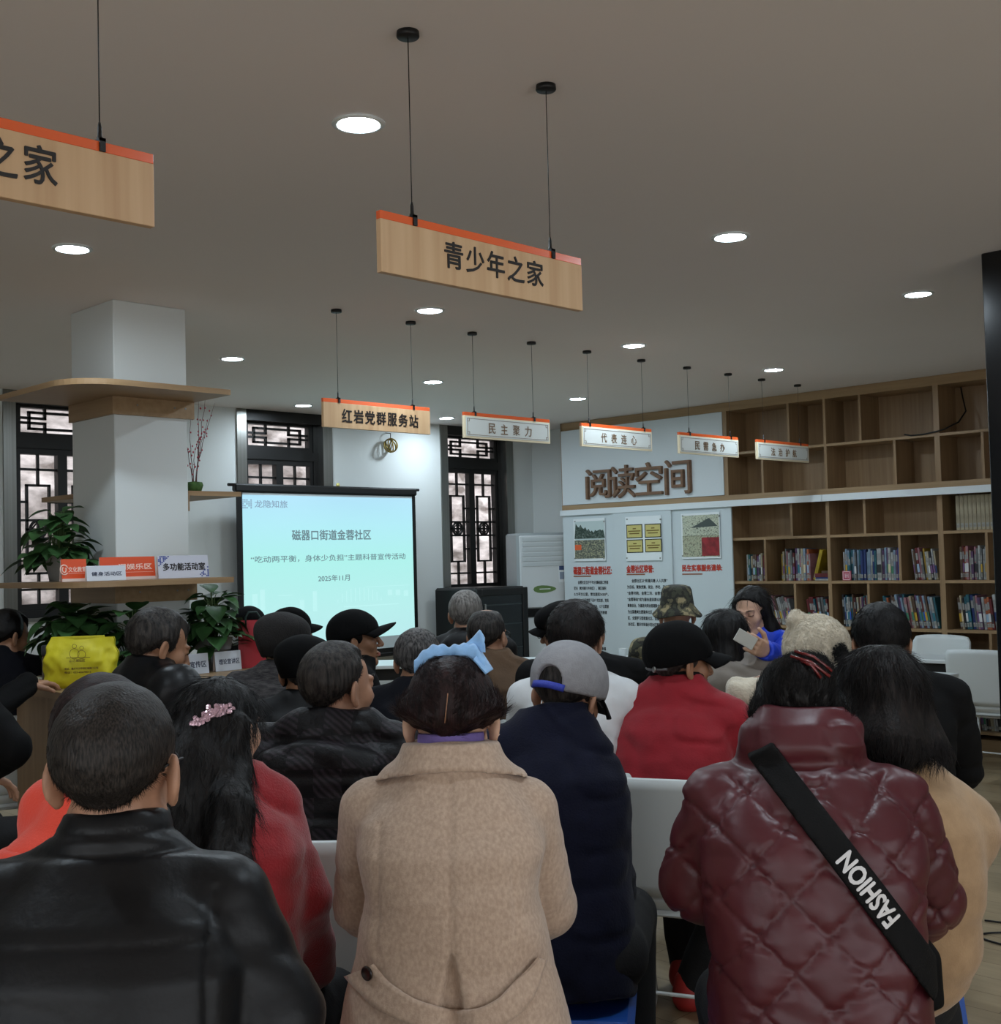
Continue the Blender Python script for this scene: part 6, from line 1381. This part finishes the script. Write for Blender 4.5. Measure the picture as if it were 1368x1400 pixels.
# black haired woman in red
p = Person('person in red wool coat with long wavy black hair and sparkling clip', 304, 1000, 2.38, 6, lean=5, head=(14, 6, 0), female=True, sk=2, hs=.85); P_ = p
p.arms(sh=.93, sw=.165, rs=p.L(366, 1106, 2.41), re=p.L(410, 1230, 2.38), rw=p.L(424, 1322, 2.55)).body().trousers().shoes()
p.top('coat', C_red, h=.009, prof=dict(CM, w=[.24, .23, .215, .19, .17, .18, .18, .15, .105, .08, .074]), fold=.006, ar=(.066, .060, .055, .046), kneck=-.025, trap=.062, ka=.03, cut=under_seat)
def wavy(F):
    F.ell((0, -.018, .038), (.083, .106, .090), None, .02); rs = np.random.RandomState(7)
    F.chain([(0, -.07, .03), (0, -.11, -.08), (0, -.16, -.18), (.0, -.21, -.28)], [.07, .085, .085, .055], .05)
    for j in range(13):
        a = -1 + 2 * j / 12; x = .105 * a; pts = []; L_ = -.37 - .09 * rs.rand() + .06 * abs(a)
        for i, t in enumerate(np.linspace(0, 1, 9)): pts.append((x * (.7 + .55 * t) + .013 * math.sin(9 * t + j * 1.7), -.085 - .175 * t * (1 - .15 * abs(a)) + .010 * math.cos(10 * t + j), .02 + (L_ - .02) * t))
        F.chain(pts, list(np.linspace(.030, .011, 9)), .012)
    for q in (-1, 1): F.chain([(q * .062, -.04, .0), (q * .085, -.075, -.08), (q * .118 + .03, -.165, -.16), (q * .140 + .055, -.225, -.26), (q * .160 + .065, -.255, -.36)], [.028, .034, .036, .026, .009], .03); F.chain([(q * .075, -.07, -.04), (q * .10 + .03, -.16, -.14), (q * .112 + .045, -.22, -.25), (q * .125 + .05, -.26, -.40)], [.03, .036, .034, .010], .02)
p.hair_mass(H_black, wavy, n=6000, L=.08, lift=.03, rough=.003, rnd=.14, wave=.010, lo=(-.26, -.36, -.52), hi=(.30, .2, .2), seg=6, face=lambda X, Y, Z: np.minimum(.806 * Y - .59 * np.maximum(Z, -.15) - .016, .2), flowfn=lambda R: np.stack([R[:, 0] * 4 * np.clip(R[:, 2] * 9, 0, 1), (R[:, 1] + .0) * 5 * np.clip(R[:, 2] * 9, 0, 1), -.7 + 0 * R[:, 0]], 1))
def hairclip(p):
    k = MB(); rs = random.Random(6); V, Q = p.hm
    for i in range(60):
        t = rs.random(); px = 262 + 55 * t + rs.uniform(-2, 2); py = 987 - 20 * t + rs.uniform(-8, 6) * (1.2 - abs(t - .5)) + 3 * math.sin(t * 9)
        c, n = surf(p, px, py, .004, V, Q)
        if c is None: continue
        j = len(k.v); k.lathe([(.0005, -.004), (.0045, -.001), (.0048, .001), (.0005, .0035)], 6, smooth=False); k.xf(Matrix.Translation(c) @ Vector((0, 0, 1)).rotation_difference(n).to_matrix().to_4x4(), j)
    pl = [surf(p, 262 + 55 * t, 989 - 19 * t, .003, V, Q)[0] for t in np.linspace(0, 1, 9)]; k.tube([v for v in pl if v is not None], .0035, 6)
    o = k.build('hair_clip', mat('sparkling_clip', (206, 170, 182), .2, .4), p.root); o['label'] = 'sparkling silver pink hair clip'
hairclip(p); p.seat_stool('blue stool under the red wool coat')

# beige coat woman
p = Person('person in beige wool coat with pale blue hair bow, back to the viewer', 618, 990, 2.3, 0, lean=6, head=(2, 22, 0), female=True, sk=2); P_ = p; BG = p
p.arms(ls=p.L(511, 1108, 2.27), rs=p.L(716, 1108, 2.27), le=p.L(500, 1236, 2.33), re=p.L(744, 1236, 2.33), lw=p.L(548, 1262, 2.58), rw=p.L(695, 1262, 2.58)).body().trousers().shoes()
BP = dict(f=[-.55, -.30, -.05, .12, .32, .5, .66, .80, .90, .98, 1.06, 1.12, 1.175], w=[.25, .238, .228, .218, .198, .174, .158, .176, .168, .135, .098, .086, .080], d=[.20, .19, .18, .165, .15, .145, .145, .135, .115, .100, .090, .084, .080], o=[.03, .03, .02, 0, -.012, -.018, -.02, -.018, -.008, .0, .006, .012, .016], n=2.6)
def coatpost(s, P, N):
    x, y, t = s.tl(P[:, 0], P[:, 1], P[:, 2]); b = (y < 0); f = t / s.T
    e = -.0042 * np.exp(-(x / .0065) ** 2) * b * (t > .265) * (f < 1.06)          # centre seam
    wv = np.clip(.27 - t, 0, 1) * .20; e = e - .030 * S((wv - np.abs(x)) / .0018) * b * (t < .27)   # box pleat
    for q in (-1, 1): e = e - .003 * np.exp(-((np.abs(P[:, 0] - s.S[q][0] + .022 * q) ) / .005) ** 2) * b * (f > .5) * (f < .92)
    e = e + .006 * np.exp(-((np.abs(x) - .14) / .03) ** 2) * np.sin(f * 26) * b * (f > .35) * (f < .62)
    return e
p.top('coat', C_beige, h=.0065, prof=BP, fold=.0038, fscale=7, ar=(.066, .064, .064, .056), post=coatpost, cut=under_seat, ka=.005, kneck=-.012, trap=.058)
def collar13(X, Y, Z):
    x, y, t = p.tl(X, Y, Z); f = t / p.T; low = 1.075 - .03 * (np.abs(x) / .13) ** 2
    m = np.maximum(low - f, f - 1.172) * p.T; return np.maximum(m, (np.abs(x) - (.092 + (1.172 - f) * .42)) * .8)
p.over('collar', C_beige, .012, collar13, relaxn=4)
def ribbed(p, m, r0, z0, z1, name='turtleneck'):
    k = MB(); pr = []; n = 96; rows = []
    for z, r in ((z0, r0 * 1.12), ((z0 + z1) / 2, r0 * 1.02), (z1 - .004, r0), (z1, r0 * .97), (z1 - .006, r0 * .9)):
        rows.append([tuple(p.N + p.up * z + p.ux * (r + .0012 * (j % 2)) * math.cos(2 * math.pi * j / n) + p.uy * (.012 + (r * 1.02 + .0012 * (j % 2)) * math.sin(2 * math.pi * j / n))) for j in range(n + 1)])
    k.grid(rows, 0); k.build(name, m, p.root)
ribbed(p, mat('purple_knit', (122, 104, 170), .9, bump=.2, bscale=300), .062, .05, .108)
def button(p, px, py, r, m, off):
    c, n = surf(p, px, py, off)
    if c is None: return
    k = MB(); k.lathe([(.0005, 0), (r, 0), (r, .003), (r * .8, .0045), (r * .7, .0032), (.0005, .003)], 24); q = Vector((0, 0, 1)).rotation_difference(n); k.xf(Matrix.Translation(c) @ q.to_matrix().to_4x4()); o = k.build('button', m, p.root)
def ribbon(p, path, hw, off, th, name, m, nu=7, sub=6):
    pth = np.array(path, float); t = np.arange(len(pth)); tt = np.linspace(0, len(pth) - 1, (len(pth) - 1) * sub + 1); cx = np.interp(tt, t, pth[:, 0]); cy = np.interp(tt, t, pth[:, 1]); hh = np.interp(tt, t, hw)
    for _ in range(3): cx[1:-1] = (cx[:-2] + cx[1:-1] * 2 + cx[2:]) / 4; cy[1:-1] = (cy[:-2] + cy[1:-1] * 2 + cy[2:]) / 4
    rows = []
    for i in range(len(tt)):
        j0, j1 = max(i - 1, 0), min(i + 1, len(tt) - 1); dx, dy = cx[j1] - cx[j0], cy[j1] - cy[j0]; L_ = math.hypot(dx, dy); nx, ny = -dy / L_, dx / L_; row = []
        for u in np.linspace(-1, 1, nu):
            c, n = surf(p, cx[i] + nx * hh[i] * u, cy[i] + ny * hh[i] * u, off)
            if c is None: row = None; break
            row.append(tuple(c))
        if row: rows.append(row)
    A = np.array(rows)
    for _ in range(2): A[1:-1] = (A[:-2] + 2 * A[1:-1] + A[2:]) / 4
    k = MB(); k.grid([[tuple(v) for v in r_] for r_ in A], th); return k.build(name, m, p.root)
ribbon(p, [(486, 1306), (500, 1330), (522, 1356), (560, 1380), (610, 1394), (655, 1394), (690, 1378), (716, 1348), (734, 1308)], [17, 21, 19, 17, 16, 16, 17, 16, 5], .012, .006, 'back_belt', C_beige)
button(p, 512, 1326, .0125, mat('horn_button', (40, 30, 26), .3, vary=.4, vscale=(90, 90, 90)), .018)
def updo(F):
    F.ell((0, -.022, .036), (.087, .110, .090), None, .02)
    for q in (-1, 1): F.chain([(q * .040, -.080, -.008), (q * .060, -.068, .0), (q * .072, -.045, .018)], [.034, .028, .022], .03); F.ell((q * .076, -.055, .010), (.018, .024, .026), None, .02)
def updo_face(X, Y, Z):
    c = np.minimum(.806 * Y - .59 * Z - .016, .2); nape = np.where(Y < -.02, -.050 + .55 * np.abs(X), -.008); return np.maximum(c, (nape - Z) * .9)
p.hair_mass(H_red, updo, n=8000, L=.035, r=.0006, lift=.02, rough=.0015, rnd=.12, face=updo_face, hf=.0045, lo=(-.16, -.17, -.1), hi=(.16, .14, .16), flowfn=lambda R: np.stack([np.sign(R[:, 0]) * np.clip(.8 - 12 * np.abs(R[:, 0]), -.5, 1), 0 * R[:, 0], .9 + 0 * R[:, 2]], 1))
def bow(p):
    k = MB(); rows = []
    for u in np.linspace(-1, 1, 48):
        row = []; hgt = .013 + .010 * abs(math.sin(u * 2.6)) + .006 * math.exp(-((u - .7) / .2) ** 2); cx = .068 * u; cz = .121 - .030 * u * u; cy = -.060
        for a in np.linspace(0, 2 * math.pi, 17):
            row.append((cx, cy + (.014 + .003 * math.sin(u * 9)) * math.cos(a), cz + hgt * (.35 + .8 * math.sin(a)) + .0022 * math.sin(u * 21 + 2 * math.cos(a))))
        rows.append(row)
    k.grid(rows, 0)
    rows = []
    for t in np.linspace(0, 1, 10): rows.append([(.040 + .022 * t + w * (.024 * (1 - t) + .004), -.064 + .005 * math.sin(5 * t + w * 2), .124 + .036 * t - .008 * w * t) for w in np.linspace(-1, 1, 7)])
    k.grid(rows, .003); rows = []
    for t in np.linspace(0, 1, 10): rows.append([(.052 + .024 * t + .006 * w, -.070 + .014 * w, .116 - .034 * t + .014 * w * (1 - .4 * t)) for w in np.linspace(-1, 1, 7)])
    k.grid(rows, .003)
    p.mb('hair_bow', k, mat('pale_blue_satin', (140, 188, 236), .5, vary=.1, vscale=(60, 60, 60), bump=.15, bscale=90, sheen=.3), 'pale blue satin hair bow')
bow(p)
k = MB(); pl = [surf(p, 612 - 4 * t, 948 + 40 * t, .001, *p.hm)[0] for t in np.linspace(0, 1, 9)]; k.tube([v for v in pl if v is not None], .0011, 6); k.build('parting', M_skin[1], p.root)
k = MB()
for q in (-1, 1):
    k.lathe([(.001, -.004), (.004, 0), (.001, .004)], 10, (q * .086, -.012, -.042))
k.lathe([(.001, -.004), (.0045, 0), (.001, .004)], 10, (.088, -.016, -.026)); p.mb('pearl_earring', k, mat('pearl', (226, 210, 200), .2, coat=.6))
k = MB(); k.tube([(.088, -.012, -.05), (.088, -.012, -.07)], .0008, 4)
for i in range(5): k.tube([(.082 + .003 * i, -.012, -.07), (.080 + .004 * i, -.012, -.105 - .004 * (i % 2))], .0011, 4)
p.mb('drop_earring', k, mat('turquoise_bead', (60, 116, 120), .3)); p.seat_stool('blue stool hidden under the beige wool coat')

# burgundy quilted jacket
p = Person('person in burgundy quilted puffer with black lettered crossbody strap', 1089, 982, 2.38, 4, lean=8, head=(0, 30, 0), female=True, sk=1, hs=.94); P_ = p; BU = p
p.arms(ls=p.L(988, 1100, 2.34), rs=p.L(1218, 1104, 2.34), le=p.L(960, 1198, 2.40), re=p.L(1256, 1224, 2.40), lw=p.L(1010, 1222, 2.62), rw=p.L(1200, 1250, 2.62)).body().trousers().shoes()
UP = dict(f=[-.55, -.30, -.05, .12, .32, .5, .66, .80, .90, .98, 1.06, 1.11, 1.19, 1.26], w=[.212, .212, .208, .204, .198, .20, .208, .208, .185, .148, .112, .124, .116, .088], d=[.19, .185, .18, .175, .165, .16, .16, .15, .135, .12, .106, .116, .110, .086], o=[.03, .03, .02, 0, -.012, -.018, -.02, -.018, -.008, .0, .008, .010, .014, .02], n=2.5)
QP = .094
def quilt(s, P, N):
    x, y, t = s.tl(P[:, 0], P[:, 1], P[:, 2]); f = t / s.T; wob = .006 * vnoise(P * 9, 4)
    u = (x * 1.0 + t * 1.0) / (QP * 1.35) + wob * 4; v = (x * 1.0 - t * 1.0) / (QP * 1.35) + wob * 4
    du = np.abs(u - np.round(u)); dv = np.abs(v - np.round(v)); pil = .0026 * (np.minimum(du, dv) * 2) ** .5; line = -.0035 * (np.exp(-(du / .04) ** 2) + np.exp(-(dv / .04) ** 2))
    w = np.clip((1.03 - f) / .03, 0, 1); wr = .0045 * (1 - np.abs(vnoise(P * np.array([26, 26, 40]), 11))) ** 3 * (np.exp(-(du / .16) ** 2) + np.exp(-(dv / .16) ** 2))
    cr = -.006 * np.exp(-((f - 1.05) / .018) ** 2); return (pil + line - wr) * w + cr + .008 * vnoise(P * np.array([14, 14, 20]), 6) * (1 - w)
p.top('quilted_jacket', C_burg, h=.0062, prof=UP, fold=.0055, ar=(.080, .086, .084, .06), post=quilt, cut=under_seat, ka=.016, kneck=.0, trap=.068, crease=.2)
def strapmask(X, Y, Z, w=.027):
    A = surfA; B = surfB; d = B - A; x, z = X, Z; L_ = math.hypot(d[0], d[2]); nx, nz = -d[2] / L_, d[0] / L_; dist = np.abs((x - A[0]) * nx + (z - A[2]) * nz) - w; along = ((x - A[0]) * d[0] + (z - A[2]) * d[2]) / L_
    return np.maximum(np.maximum(dist, Y - .09), np.maximum(-along - .01, np.maximum(along - L_ - .12, x - .198))) + 0 * Y
surfA = np.array(surf(p, 1044, 1030)[0]); surfB = np.array(surf(p, 1238, 1285)[0])
M_strap = mat('black_webbing', (10, 10, 11), .75, bump=.2, bscale=300, spec=.2)
p.over('bag_strap', M_strap, .0125, strapmask)
# lettering on the strap follows its surface
Gs = np.maximum(p.Ft.F - .0125, strapmask(*p.Ft.pts())); sP, sQ = p.Ft.mesh(Gs.astype(np.float32)); sP = relax(sP, sQ, 1)
sbv = BVHTree.FromPolygons([tuple(v) for v in sP], [tuple(q) for q in sQ])
vs, fs = text_shape('FASHION', .03, .01); lo, hi = vs.min(0), vs.max(0); d_ = surfB - surfA; d_ = np.array([d_[0], 0, d_[2]]); Ls = np.linalg.norm(d_); d_ /= Ls; nrm = np.array([d_[2], 0, -d_[0]])
tA = surf(p, 1172, 1146)[0]; tB = surf(p, 1232, 1244)[0]; sa = (np.array(tA) - surfA) @ d_; sb = (np.array(tB) - surfA) @ d_
pts = []
for v in vs:
    u = (v[0] - lo[0]) / (hi[0] - lo[0]); w = (v[1] - lo[1]) / (hi[1] - lo[1]) - .5
    q = surfA + d_ * (sb + (sa - sb) * u) + nrm * w * .036; h = sbv.ray_cast(Vector((q[0], -.9, q[2])), Vector((0, 1, 0))); y = h[0].y if h[0] else q[1]
    pts.append((q[0], y - (.0022 if v[2] > 0 else .0004), q[2]))
k = MB(); k.add(pts, fs); o = k.build('strap_lettering', mat('white_print', (216, 214, 214), .5), p.root)
# the bag itself hangs at the right hip
c = p.L(1254, 1322, 2.29); F = Field(c - .16, c + .16, .009); F.loft(c, np.array([1., 0, 0]), np.array([0, 1., 0]), np.array([0, 0, 1.]), .13, [-.5, -.4, .3, .48], [.018, .038, .034, .015], [.06, .08, .08, .05], [0, 0, 0, 0], .02, 3); P, Q = F.mesh(); p.add('crossbody_bag', relax(P, Q, 2), Q, mat('black_bag', (8, 8, 9), .7, bump=.1, spec=.15))
def knot(F):
    F.ell((0, -.022, .034), (.086, .110, .086), None, .02); F.ell((.015, -.085, .062), (.055, .042, .040), None, .03)
    for q in (-1, 1): F.ell((q * .085, -.05, -.01), (.022, .03, .035), None, .02)
def knot_face(X, Y, Z):
    c = np.minimum(.806 * Y - .59 * Z - .016, .2); return np.maximum(c, (np.where(Y < -.02, -.058 + .2 * np.abs(X), -.02) - Z) * .9)
p.hair_mass(H_black, knot, n=6000, L=.035, lift=.08, rough=.003, rnd=.35, face=knot_face, hf=.0048, lo=(-.16, -.18, -.12), hi=(.16, .14, .18), flow=(.2, -.2, 1))
k = MB()
for i, (a, b) in enumerate((((-.02, -.128, .085), (.055, -.122, .040)), ((-.01, -.124, .098), (.062, -.116, .055)), ((.0, -.132, .070), (.035, -.130, .034)))): k.tube([a, tuple((np.array(a) + np.array(b)) / 2 + [0, -.012, .004]), b], .0035, 6)
p.mb('hair_claw', k, mat('tortoise_claw', (104, 26, 28), .15, coat=.7), 'dark red translucent hair claw'); p.seat_stool('blue stool hidden under the burgundy puffer')

# the nearest man
p = Person('person in black leather jacket nearest the viewer at lower left', 160, 1058, 1.65, -2, lean=8, head=(2, 6, 0), sk=0); P_ = p
p.arms(ls=p.L(18, 1236, 1.63), rs=p.L(302, 1236, 1.63), le=p.L(-40, 1390, 1.60), re=p.L(374, 1390, 1.60)).body(h=.012, hf=.0038).trousers().shoes()
LJ = dict(f=[-.14, -.08, .1, .35, .6, .78, .90, .98, 1.06, 1.15], w=[.205, .20, .19, .18, .185, .19, .165, .118, .078, .069], d=[.165, .165, .15, .142, .142, .135, .115, .095, .078, .070], o=TORSO['o'])
def jk(s, P, N):
    x, y, t = s.tl(P[:, 0], P[:, 1], P[:, 2]); f = t / s.T; b = y < 0
    return -.0035 * np.exp(-((np.abs(x) - .150 - .02 * (.9 - f)) / .006) ** 2) * b * (f > .45) * (f < .97) - .002 * np.exp(-((f - .86) / .008) ** 2) * b * (np.abs(x) < .15) - .005 * np.exp(-((f - 1.055) / .012) ** 2) - .003 * np.exp(-((f - 1.10) / .008) ** 2)
p.top('jacket', C_leather, h=.0065, prof=LJ, fold=.0045, fscale=5, crease=.8, ar=(.068, .064, .058, .048), post=jk, trap=.050, kneck=-.028)
p.hair_short(hairmat('hair_near_greying', (54, 48, 44), (15, 13, 12), (420, 420, 70)), thick=.009, n=16000, L=.014, r=.0005, lift=.10, nape=-.074, ear=.002, seed=3, rnd=.22, fade=.045, name='hair'); p.glasses()
p.seat_stool('blue stool under the nearest leather jacket')
print('T', [(q.label[:40], round(q.T, 3), tuple(round(v, 2) for v in q.loc)) for q in PEOPLE])
for o in (CHAIR, STOOL):
    if 'label' not in o: bpy.data.objects.remove(o)
